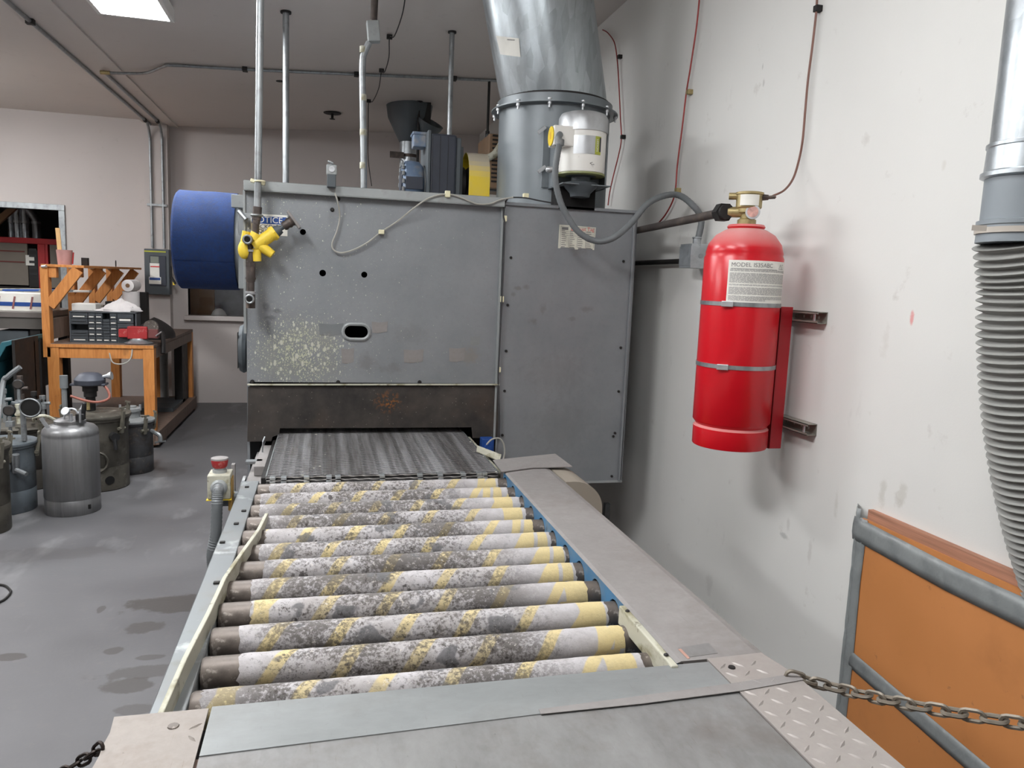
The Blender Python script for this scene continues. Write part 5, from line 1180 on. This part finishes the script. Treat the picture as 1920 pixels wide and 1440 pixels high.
# things on the bench
og = thing('drawer_organizer', (-1.9, 7.36, WZ), 'dark small-parts drawer organizer on the front of the workbench', 'organizer')
ox0, ox1, oz0, oz1, oy = -2.165, -1.625, WZ, WZ+.275, 7.32
b = B().box((ox0, oy, oz0), (ox1, oy+.16, oz0+.008)).box((ox0, oy, oz1-.01), (ox1, oy+.16, oz1)).box((ox0, oy, oz0), (ox0+.012, oy+.16, oz1)).box((ox1-.012, oy, oz0), (ox1, oy+.16, oz1)).box((ox0, oy+.15, oz0), (ox1, oy+.16, oz1))
b.build('cabinet_shell', mat('slate_cabinet', (70, 74, 78), .5), og, .002)
def drawer(x0, z0, w_, h_, lab, proto={}):
    k = (round(w_, 3), round(h_, 3), lab)
    if k not in proto:
        d = B().box((x0, oy+.004, z0), (x0+w_, oy+.145, z0+h_)).build('drawer', mat('slate_drawer', (58, 62, 66), .45), og, .002)
        B().box((x0+w_*.1, oy-.008, z0+h_*.58), (x0+w_*.9, oy+.004, z0+h_*.66)).build('drawer_pull', mat('slate_cabinet', (70, 74, 78)), d)
        if lab: B().box((x0+w_*.14, oy+.001, z0+h_*.26), (x0+w_*.82, oy+.0045, z0+h_*.46)).build('drawer_label', PAPER, d)
        proto[k] = (d, V((x0, 0, z0)))
    else:
        d, o0 = proto[k]; c = copy_tree(d, (0, 0, 0), None, og); c.location = d.location+V((x0, 0, z0))-o0
iw = ox1-ox0-.024; ih = oz1-oz0-.02; bw, sw_ = iw*.265, iw*.1125
for r in range(5):
    z = oz0+.009+r*ih/5
    if r != 2: drawer(ox0+.012, z, bw-.004, ih/5-.004, r in (0, 4))
    for c in range(4):
        if (r, c) != (4, 2): drawer(ox0+.012+bw+c*sw_, z, sw_-.003, ih/5-.004, not (c == 2 and r in (1, 2, 3)))
for r in range(3): drawer(ox0+.012+bw+4*sw_, oz0+.009+r*ih/3, bw-.004, ih/3-.004, r == 2)
bx = tag(B().box((-2.195, 7.5, WZ), (-2.0, 7.68, WZ+.335)).build('white_tub', WHITE, None, .006), 'white tub standing behind the drawer organizer at its left', 'tub')
rg_ = B(); rr = random.Random(4); n_, m_ = 26, 12; vs = []
for i in range(m_+1):
    for j in range(n_):
        a = 2*PI*j/n_; t = i/m_; r = (1-t**1.6)*(1+.22*math.sin(3*a+4*t)+.12*math.sin(7*a))+rr.uniform(-.05, .05)
        vs.append(V((-1.80+.155*r*math.cos(a)+.03*t, 7.43+.07*r*math.sin(a), oz1+.002+.105*t*(1+.15*math.sin(5*a))+rr.uniform(-.004, .004)*(i > 0))))
rg_.add(vs, [(i*n_+j, i*n_+(j+1) % n_, (i+1)*n_+(j+1) % n_, (i+1)*n_+j) for i in range(m_) for j in range(n_)], True)
tag(rg_.build('rag_heap', RAG), 'crumpled white rags heaped on top of the drawer organizer', 'rag')
q = at(246, 560, Y=7.95)
r1 = thing('paper_roll', (q.x, 7.95, WZ), 'upright white paper roll behind the rag heap', 'paper roll', 'white paper rolls on the bench')
B().lathe([(.02, WZ), (.075, WZ), (.075, q.z+.07), (.02, q.z+.07)], (q.x, 7.95, 0), UP, 22).build('paper', RAG, r1)
q2 = at(246, 533, Y=7.95); r2 = thing('paper_roll', (q2.x, 7.95, q2.z-.055), 'white paper roll lying on top of the upright roll', 'paper roll', 'white paper rolls on the bench')
zc2 = q.z+.07+.056
B().lathe([(.02, -.09), (.056, -.09), (.056, .1), (.02, .1), (.02, -.09)], (q2.x, 7.95, zc2), V((.12, 1, 0)), 22).build('paper', RAG, r2)
B().cyl((q2.x-.011, 7.857, zc2), (q2.x-.008, 7.88, zc2), .0195, n=12).build('core', CARD, r2)
# bench grinder / vise: faded red with round top
vz = thing('bench_vise', (-1.66, 7.3, WZ), 'faded red machine vise on the bench front right of the organizer', 'vise')
def c_(px, py): return at(px, py, Y=7.25)
a, d = c_(238, 612), c_(276, 636)
B().box((a.x, 7.25, d.z), (d.x, 7.33, a.z)).build('front_jaw', REDTOOL, vz, .006)
B().box((a.x-.075, 7.27, d.z+.01), (a.x, 7.34, a.z-.025)).build('side_jaw', REDTOOL, vz, .006)
B().box((d.x, 7.27, d.z+.006), (d.x+.085, 7.34, a.z-.02)).build('screw_block', mat('grimy_red', (108, 58, 56), .6), vz, .006)
B().lathe([(.02, 0), (.062, 0), (.062, .035), (.02, .04)], V((c_(281, 612).x, 7.28, a.z-.005)), (0, 1, 0), 22).build('anvil', TUBE, vz)
B().lathe([(.11, WZ), (.12, WZ+.008), (.08, WZ+.03), (.07, max(d.z, WZ+.035)+.004)], ((a.x+d.x)/2, 7.31, 0), UP, 22).build('base', PIPEG, vz)
B().tube([V((d.x+.07, 7.26, d.z+.03)), V((d.x+.12, 7.24, d.z+.07))], .006, 6).build('handle', STEEL, vz)
# black leather bag behind
bg = B(); vs = []; n_, m_ = 28, 10
for i in range(m_+1):
    for j in range(n_):
        a = 2*PI*j/n_; t = i/m_; r = (1-t**2.4)*(1+.12*math.sin(2*a+1)+.1*math.sin(5*a+3*t))
        vs.append(V((-1.615+.15*r*math.cos(a), 7.98+.30*r*math.sin(a), WZ+.001+.2*t*(1+.22*math.sin(3*a)*(1-t)))))
bg.add(vs, [(i*n_+j, i*n_+(j+1) % n_, (i+1)*n_+(j+1) % n_, (i+1)*n_+j) for i in range(m_) for j in range(n_)], True)
tag(bg.build('tool_bag', DARKRAG), 'slumped black leather bag on the right side of the workbench', 'bag')
st = tag(B().tube(smooth_path([V((-1.55, 7.75, WZ+.09)), V((-1.47, 7.6, WZ+.07)), V((-1.445, 7.5, WZ-.02)), V((-1.44, 7.46, WZ-.1))], 6), .02, 8).build('hanging_strap', DARKRAG), 'black strap drooping over the right edge of the workbench', 'strap')
# cup of brushes on the upper shelf
cu_ = thing('brush_cup', (-2.17, 7.27, SZ+.022), 'cloudy reddish plastic cup with a stick on the upper shelf', 'cup')
B().lathe([(.0, 0), (.052, 0), (.062, .125), (.056, .125), (.048, .01), (0, .01)], (-2.17, 7.28, SZ+.0225), UP, 20).build('cup', BUCKET, cu_)
B().beam((-2.2, 7.28, SZ+.04), (-2.215, 7.28, SZ+.33), .012, .034).build('stir_stick', WOOD if False else mat('pale_wood', (222, 178, 122), .7), cu_, .003)
B().tube([V((-2.11, 7.28, SZ+.03)), V((-2.1, 7.28, SZ+.13))], .006, 6).build('bristle_handle', REDTOOL, cu_)
tag(B().box((-2.09, 7.45, SZ+.0225), (-2.04, 7.5, SZ+.09)).build('spray_nozzle', DARK), 'small dark bottle on the upper shelf behind the cup', 'bottle')
wr = B().ring(at(217, 489, Y=8.9)+UP*.0, .03, .005, (1, .3, 0), 16); wr.build('wire_loop', DARK)
o = bpy.data.objects['wire_loop']; o.location.z = SZ+.022+.034; tag(o, 'small wire loop standing on the far upper shelf', 'wire')
# containers in the shadow below the shelf
for i, (x, y, w_, h_, m, l) in enumerate(((-2.18, 8.05, .10, .3, SLATE, 'gray carton standing under the upper shelf'), (-2.05, 8.0, .1, .34, DARK, 'black carton under the upper shelf beside a gray one'), (-2.16, 7.6, .0, 0, None, ''), (-1.93, 8.6, .12, .42, DARK, 'tall black can under the shelf end behind the rags'))):
    if m: tag(B().box((x, y, WZ), (x+w_, y+.12, WZ+h_)).build('carton', m, None, .004), l, 'carton', 'cartons under the upper shelf')
# bin and pipes under the bench
tag(B().box((-1.86, 8.2, .15), (-1.5, 8.9, .19)).build('cover_sheet', DISC, None, .003), 'flat gray sheet lying on the lower shelf of the workbench', 'sheet')
bp = thing('waste_pipe', (-1.62, 9.0, .15), 'gray plastic pipe standing under the workbench against the wall', 'pipe')
B().cyl((-1.76, 9.15, .15), (-1.76, 9.15, .893), .045, n=16).build('pipe', PAINTGRAY, bp)
tag(B().box((-1.58, 8.75, .15), (-1.50, 9.1, .85)).build('dark_panel_sheet', DARK, None, .003), 'dark panel leaning under the back of the workbench', 'panel')
tag(B().tube(smooth_path([at(205, 662, Y=7.19), at(212, 680, Y=7.16), at(232, 682, Y=7.16), at(245, 672, Y=7.18), at(248, 655, Y=7.19)], 6), .006, 6).build('hanging_cable', CABLE), 'loop of pale cable hanging under the bench front apron', 'cable')
# ---------------------------------------------------------------- pressure pots
def pot(cx, cy, r, h, body, label, style='flat', lidm=None, gauge=(.0, .12), ang=-70, extra=None):
    t = thing('pressure_pot', (cx, cy, 0), label, 'tank', 'pressure pots by the workbench'); lidm = lidm or body
    if style == 'dome':
        B().lathe([(r*.97, 0), (r*.99, .004), (r*.99, h*.16), (r*.965, h*.17), (r, h*.185), (r, h*.86), (r*.985, h*.87), (r, h*.885), (r*.97, h*.93), (r*.86, h*.965), (r*.5, h*1.0)], (cx, cy, 0), UP, 44).build('tank_body', body, t)
        B().lathe([(r*.56, h*.985), (r*.56, h*1.03), (r*.45, h*1.045), (r*.3, h*1.06), (0, h*1.065)], (cx, cy, 0), UP, 32).build('lid', body, t)
        B().tube(smooth_path([V((cx-.02, cy-.05, h*1.05)), V((cx, cy-.05, h*1.16)), V((cx+.05, cy-.05, h*1.16)), V((cx+.07, cy-.05, h*1.05))], 4), .006, 6).build('bail_handle', STEEL, t)
        B().beam((cx-r*.62, cy-r*.5, h*.97), (cx-r*.86, cy-r*.5, h*1.08), .014, .02).build('lever', STEEL, t)
        b = B()
        p = V((cx+r*.97*math.sin(math.radians(52)), cy-r*.97*math.cos(math.radians(52)), .05)); b.box(p-V((.01, .012, .014)), p+V((.008, .0, .014))); b.build('drain_slot', HOLE, t)
    else:
        B().lathe([(r*.97, 0), (r, .006), (r, h*.3), (r*.985, h*.31), (r, h*.32), (r, h*.88), (r*1.06, h*.9), (r*1.06, h*.93)], (cx, cy, 0), UP, 40).build('tank_body', body, t)
        B().lathe([(r*1.1, h*.93), (r*1.12, h*.945), (r*1.1, h*.97), (r*.9, h*.99), (r*.4, h*1.005), (0, h*1.01)], (cx, cy, 0), UP, 40).build('lid', lidm, t)
        for k in range(5):
            a = math.radians(ang+72*k); d = V((math.cos(a), math.sin(a), 0)); c = V((cx, cy, 0))+d*r*1.06
            cl = B().beam(c+UP*h*.74, c+d*.02+UP*h*1.03, .022, .02, d); cl.cyl(c-d.cross(UP)*.03+UP*h*.80, c+d.cross(UP)*.03+UP*h*.80, .012, n=8).cyl(c+d*.015+UP*h*1.0, c+d*.015+UP*h*1.08, .009, n=8).beam(c+d*.015+UP*h*1.07-d.cross(UP)*.03, c+d*.015+UP*h*1.07+d.cross(UP)*.03, .01, .012)
            cl.build('lid_clamp', mat('dirty_cast_clamp', (120, 116, 104), .5, .4, .3, 20), t)
    gx, gz = gauge
    if gauge != (0, 0):
        st = V((cx+gx, cy-.04, h)); B().cyl(st, st+UP*(gz-.03), .011, n=8).box(st+V((-.02, -.02, gz*.45)), st+V((.02, .02, gz*.45+.035))).build('gauge_stem', PIPEG, t)
        gd_ = V((.12, -.96, .02)).normalized(); gb = B().lathe([(0, -.018), (.034, -.018), (.036, .008), (.031, .012), (0, .012)], st+UP*gz, gd_, 20).build('gauge', BLACK, t)
        B().lathe([(0, .012), (.028, .012), (.028, .0135), (0, .0135)], st+UP*gz, gd_, 18).build('gauge_dial', mat('smoky_dial', (52, 46, 42), .6), gb)
    return t
T1 = pot(-1.60, 5.35, .164, .585, TANKS, 'bright stainless domed pressure tank at the front of the group', 'dome', gauge=(0, 0))
h = .585
B().cyl((-1.575, 5.28, h*1.0), (-1.575, 5.28, h*1.12), .013, n=10).lathe([(0, -.014), (.024, -.014), (.026, .008), (0, .01)], (-1.59, 5.24, h*1.16), V((-.3, -.8, .5)), 16).cyl((-1.555, 5.30, h*1.02), (-1.51, 5.32, h*1.2), .012, n=8).cyl((-1.515, 5.26, h*1.03), (-1.51, 5.25, h*1.18), .007, n=6).build('valve_cluster', STEEL, T1)
B().box((-1.545, 5.27, h*1.05), (-1.495, 5.31, h*1.12)).cyl((-1.51, 5.3, h*1.05), (-1.495, 5.29, h*1.24), .014, n=8).build('regulator', BLACK, T1, .003)
T2 = pot(-1.60, 5.95, .20, .56, OLIVE, 'olive-gray pressure pot with air motor on its lid behind the stainless tank', gauge=(0, 0), ang=-30)
am = V((-1.635, 5.93, .565))
B().cyl(am, am+UP*.10, .032, n=14).cyl(am+UP*.10, am+UP*.14, .042, n=14).cyl(am+UP*.14, am+UP*.175, .05, n=14).build('motor_shaft_housing', DARK, T2)
B().cyl(am+UP*.01+V((-.005, -.04, 0)), am+UP*.07+V((-.005, -.04, 0)), .012, n=8).build('brass_stem', BRASS, T2)
B().lathe([(.05, .175), (.10, .19), (.105, .225), (.075, .26), (.055, .272), (0, .276)], am, UP, 12).box(am+V((-.12, -.05, .183)), am+V((.11, .05, .198))).build('air_motor', mat('dark_blue_gray_casting', (66, 69, 78), .5, .2), T2, .003)
B().lathe([(.01, .0), (.016, .03), (.03, .055), (.03, .062), (0, .062)], am+V((.085, 0, .245)), V((1, -.1, .15)), 12).build('air_cock', STEEL, T2)
B().tube(smooth_path([am+V((.10, -.03, .185)), am+V((.13, -.05, .15)), am+V((.14, -.07, .10)), am+V((.08, -.09, .075)), am+V((0, -.1, .085)), am+V((-.10, -.1, .12))], 6), .009, 8).build('red_hose', mat('dull_red_hose', (142, 84, 70), .6), T2)
B().tube([am+V((-.15, -.06, .0)), am+V((-.15, -.06, .17))], .018, 8).cyl(am+V((-.15, -.06, .17)), am+V((-.15, -.06, .26)), .026, n=10).build('filter_bowl', RAILG, T2)
pz = V((-1.60+.2*math.sin(.55), 5.95-.2*math.cos(.55), .075)); nd = V((math.sin(.55), -math.cos(.55), 0))
B().lathe([(0, -.002), (.032, -.002), (.032, .003), (0, .003)], V((-1.60, 5.95, .08))+V((math.sin(.6), -math.cos(.6), 0))*.199, V((math.sin(.6), -math.cos(.6), 0)), 16).build('foot_hole', HOLE, T2)
B().ring(V((-1.60, 5.95, .22))+V((math.sin(.2), -math.cos(.2), 0))*.199, .07, .009, V((math.sin(.2), -math.cos(.2), 0)), 22).build('handhole_ring', OLIVE, T2)
ex_ = V((-1.60, 5.95, .40))+V((math.sin(.75), -math.cos(.75), 0))*.2
B().cyl(ex_, ex_+V((.03, -.05, .0)), .03, n=12).cyl(ex_+V((.02, -.04, .0)), ex_+V((.03, -.05, -.09)), .013, n=8).build('agitator_valve', BLACK, T2)
T3 = pot(-1.475, 6.38, .155, .43, TANKD, 'dark stained pressure pot with pale lid and hub nearest the bench leg', lidm=SHEET2, gauge=(0, 0), ang=-115)
hb_ = V((-1.475, 6.38, .43)); B().lathe([(.068, 0), (.068, .05), (.078, .052), (.078, .075), (.06, .078), (.04, .078), (.04, .09), (0, .092)], hb_, UP, 24).build('lid_hub', SHEET2, T3)
for s_ in (-1, 1): B().cyl(hb_+V((s_*.07, -.02, .06)), hb_+V((s_*.073, -.02, .105)), .009, n=8).build('hub_bolt', STEEL, T3)
B().tube(smooth_path([V((-1.32, 6.34, .33)), V((-1.285, 6.3, .32)), V((-1.25, 6.28, .30)), V((-1.245, 6.275, .255))], 4), .016, 8).beam((-1.285, 6.29, .245), (-1.205, 6.26, .262), .014, .012).build('drain_valve', PIPEG, T3)
T4 = pot(-2.005, 5.42, .165, .47, TANKB, 'blue-gray pressure pot at the left with a black gauge above it', gauge=(.05, .19), ang=-62)
q = at(57, 765, Y=5.3); B().lathe([(0, -.02), (.06, -.018), (.064, .0), (.058, .012), (0, .014)], q, V((.05, -.98, -.1)), 26).build('large_gauge', mat('matte_black', (24, 23, 22), .75), T4)
B().ring(q+V((.003, -.012, .004)), .058, .005, V((.05, -.98, -.1)), 26).build('gauge_bezel', PIPEG, T4)
B().cyl(V((q.x-.06, q.y+.05, .47)), V((q.x-.06, q.y+.05, q.z+.02)), .016, n=10).beam(V((q.x-.06, q.y+.05, q.z)), q+V((0, .02, 0)), .02, .02).build('gauge_riser', PIPEG, T4)
B().lathe([(.035, .0), (.04, .02), (.03, .05), (.0, .05)], V((-1.955, 5.27, .30)), UP, 14).cyl((-1.90, 5.28, .28), (-1.89, 5.26, .40), .022, n=10).cyl((-1.89, 5.26, .30), (-1.82, 5.22, .28), .014, n=8).build('regulator', PIPEG, T4)
T5 = pot(-1.99, 4.98, .155, .54, OLIVE, 'weathered pressure pot cut by the left edge of the picture', gauge=(.09, .12), ang=-100)
T6 = pot(-2.12, 6.05, .235, .47, mat('dark_olive_tank', (78, 74, 68), .5, .4, .25, 7), 'wide dark pressure pot behind the blue-gray one, crowded with valves', lidm=OLIVE, gauge=(.0, .27), ang=-48)
rr = random.Random(21)
for i, (dx, dy, hh_) in enumerate(((-.08, -.08, .22), (.02, -.12, .12), (.1, -.05, .2), (.13, .02, .16), (-.02, .05, .3))):
    p = V((-2.12+dx, 6.05+dy, .47)); b = B().cyl(p, p+UP*hh_, .014, n=8).cyl(p+UP*hh_*.5, p+UP*(hh_*.5+.035), .024, n=8).cyl(p+UP*hh_*.75-V((.03, 0, 0)), p+UP*hh_*.75+V((.05, 0, .004)), .012, n=8).cyl(p+UP*(hh_-.01), p+UP*(hh_+.02), .02, n=8)
    b.build('valve_riser', (RAILG, CREAM, DARK, PIPEG, BROWNPIPE)[i], T6)
p = V((-2.1, 5.98, .60)); B().cyl(p, p+V((.13, -.04, .02)), .03, .02, 12).cyl(p+V((-.06, .02, 0)), p, .02, n=10).build('air_motor', DISC, T6)
B().tube(smooth_path([V((-2.0, 5.92, .49)), V((-1.97, 5.85, .53)), V((-1.9, 5.84, .54)), V((-1.85, 5.88, .50))], 5), .012, 8).build('hose', CREAM, T6)
# hose with nozzle rising at the far left
hs = thing('spray_hose', at(10, 720, Y=5.7), 'gray hose rising from the pots at the far left', 'hose')
B().tube(smooth_path([V((-2.06, 5.45, .475)), at(5, 722, Y=5.6), at(15, 706, Y=5.6), at(38, 688, Y=5.6)], 6), .017, 8).build('hose', RAILG, hs)
tag(B().tube(smooth_path([at(-30, 1096, Z=.006), at(5, 1097, Z=.006), at(18, 1105, Z=.006), at(19, 1112, Z=.006), at(5, 1126, Z=.006), at(-30, 1140, Z=.006)], 6), .006, 6).build('floor_cable', DARK), 'end of a black cable loop on the floor at the left edge', 'cable')
# ---------------------------------------------------------------- teal cart, long table, room beyond
tc = thing('teal_cart', (-2.62, 6.95, 0), 'teal plastic tilt cart with sloping front behind the pressure pots', 'cart')
Pc = lambda u, v, d: V((u, 6.6+d, v))
prof = [(-2.34, 1.0), (-2.38, .99), (-2.46, .85), (-2.54, .62), (-2.50, .3), (-2.36, .2), (-2.34, .2)]
prof = [(-2.0-.36, 1.0), (-2.43, .985), (-2.50, .84), (-2.56, .6), (-2.52, .34), (-2.34, .2), (-2.34, .24), (-2.49, .36), (-2.525, .6), (-2.47, .82), (-2.40, .95), (-2.36, .965)]
B().prism(prof, Pc, .75).build('cart_shell', TEAL, tc, .006)
B().box((-2.36, 6.6, .2), (-2.34, 7.1, 1.0)).box((-2.5, 7.0, .3), (-2.34, 7.02, .96)).build('cart_side', DARK, tc)
for y in (6.68, 7.15):
    B().cyl((-2.47, y, .08), (-2.42, y, .08), .08, n=18).build('wheel', BLACK, tc)
B().box((-2.5, 6.62, .14), (-2.36, 7.2, .24)).build('cart_frame', DISC, tc)
ltb = thing('long_table', (-3.2, 7.9, 0), 'long dark work table with drawers at the left edge', 'table')
B().box((-4.6, 7.5, 1.12), (-2.42, 8.4, 1.17)).build('table_top', mat('grimy_table_top', (104, 98, 94), .5), ltb, .004)
B().box((-4.6, 7.52, 1.02), (-2.44, 8.38, 1.12)).build('apron', mat('grimy_apron', (88, 84, 80), .6), ltb)
for x in (-4.5, -3.6, -2.9, -2.55):
    for y in (7.55, 8.27): B().box((x, y, 0), (x+.08, y+.08, 1.02)).build('leg', DARK, ltb)
for x in (-3.48, -2.8): B().box((x, 7.56, .45), (x+.22 if x < -3 else x+.23, 8.2, 1.0)).build('drawer_unit', DISC, ltb, .004)
gk = thing('white_gate_box', (-3.2, 7.75, 1.17), 'long white and blue striped box lying on the long dark table', 'box')
a, c = at(0, 545, Y=7.62), at(80, 538, Y=7.62)
B().box((-4.3, 7.62, 1.17), (-2.44, 8.0, 1.33)).build('box', PAPER, gk, .004)
B().box((-4.3, 7.615, 1.215), (-2.44, 7.62, 1.25)).build('blue_stripe', SIGNB, gk)
for x in (-2.82, -2.7, -2.56): B().beam((x, 7.612, 1.19), (x+.02, 7.612, 1.30), .006, .014).build('strap_mark', mat('faded_red_mark', (140, 90, 88), .7), gk)
for i in range(4):
    x = -3.1+.14*i; tag(B().beam((x, 7.7+.05*i, 1.345), (x+.55, 7.85, 1.36), .06, .02).build('loose_strip', (CREAM, SIGNB, RAILG, PAPER)[i], None, .003), ('cream strip', 'blue strip', 'gray strip', 'white strip')[i]+' lying on top of the white and blue box', 'strip', 'loose strips on the long box')
# beyond the left opening: red racked cabinets and vertical ducts
RYc = 10.7
rk = thing('red_rack', (-3.7, RYc, 0), 'red framed rack of gray panels seen through the left opening', 'rack')
def r_(px, py): return at(px, py, Y=RYc)
zt_ = r_(30, 445).z; xs = (-5.4, r_(66, 450).x, r_(83, 450).x, r_(112, 450).x+.12)
B().box((xs[0], RYc, zt_-.07), (xs[3]+.3, RYc+.6, zt_)).build('top_rail', REDR, rk, .004)
B().box((xs[1]+.02, RYc, 0), (xs[2], RYc+.1, zt_-.07)).build('post', REDR, rk, .004)
B().box((xs[2], RYc+.01, 0), (xs[2]+.03, RYc+.6, zt_-.07)).build('post', REDR, rk)
B().box((xs[0], RYc+.02, 1.32), (xs[1]-.1, RYc+.05, zt_-.07)).build('gray_panel', SLATE, rk, .003)
B().box((xs[2]+.05, RYc+.02, 1.3), (xs[3], RYc+.05, zt_-.07)).build('gray_panel', SLATE, rk, .003)
B().box((xs[1]-.09, RYc+.015, 1.3), (xs[1]+.02, RYc+.05, zt_-.15)).build('control_strip', DARK, rk)
b = B()
for k in range(5): z = 1.45+k*.075; b.box((xs[1]-.08, RYc+.008, z), (xs[1]+.005, RYc+.015, z+.03))
b.build('vent_slot', BLACK, rk)
p0, p1 = r_(47, 478), r_(64, 498); B().box((p0.x, RYc+.012, p1.z), (p1.x, RYc+.02, p0.z)).build('paper_sheet', PAPER, rk)
for py in (470, 490): p = r_(5, py); B().box((xs[0], RYc+.014, p.z-.008), (r_(45, py).x, RYc+.02, p.z+.008)).build('red_line', mat('dark_red_line', (110, 52, 48), .7), rk)
B().box((xs[0], RYc+.05, 0), (xs[3]+.3, RYc+.6, 1.3)).build('rack_base', DARK, rk)
for i, (px0, w_, m) in enumerate(((20, .06, GALV), (33, .11, GALV), (47, .10, GALV), (68, .10, PIPEG))):
    p = at(px0, 425, Y=11.2); t = thing('vertical_duct', (p.x, 11.2, zt_), ('slim', 'brightest', 'banded', 'elbowed')[i]+' duct pipe above the red rack through the opening', 'duct', 'ducts above the red rack')
    if i == 3: B().tube(smooth_path([V((p.x, 11.2, zt_)), V((p.x, 11.2, zt_+.22)), V((p.x-.03, 11.2, zt_+.3)), V((p.x-.16, 11.2, zt_+.5)), V((p.x-.3, 11.2, zt_+.9))], 5), w_*.5, 14).build('duct_pipe', m, t)
    else: B().cyl((p.x, 11.2, zt_), (p.x, 11.2, ZC), w_*.5, n=16).build('duct_pipe', m, t)
    B().cyl((p.x, 11.2, zt_+.2), (p.x, 11.2, zt_+.23), w_*.56, n=16).build('band', STEEL, t)
bs = at(5, 410, Y=10.3); bt_ = at(20, 395, Y=10.3)
tag(B().beam(at(-20, 430, Y=10.4), at(30, 385, Y=10.4), .05, .07).build('slanting_beam', CARD), 'slanting brown beam behind the left opening', 'beam')
# behind the window beside the oven
wc = at(380, 565, Y=10.2)
tag(B().box((at(352, 560, Y=10.2).x, 10.2, 0), (at(402, 560, Y=10.2).x, 10.23, at(380, 536, Y=10.2).z)).build('cardboard_sheet', CARD), 'brown cardboard sheet standing behind the window left of the oven', 'cardboard')
tag(B().box((at(402, 560, Y=10.25).x, 10.25, 0), (at(470, 560, Y=10.25).x, 10.3, 1.75)).build('plastic_curtain', mat('gray_sheeting', (112, 114, 122), .5, 0, .3, 7), None, .004), 'gray plastic sheet behind the window left of the oven', 'sheet')
wz = at(410, 590, Y=9.95); b = B().ball((wz.x, 9.98, 1.0), .1, (1, .8, 1.4), 12, 8); tag(b.build('white_bag', RAG), 'white bag behind the window, low in front of the gray sheet', 'bag')
tag(B().box((wz.x-.6, 9.85, 0), (wz.x+.7, 10.15, .862)).build('storage_bench', DARK), 'dark bench behind the window carrying the white bag', 'bench')
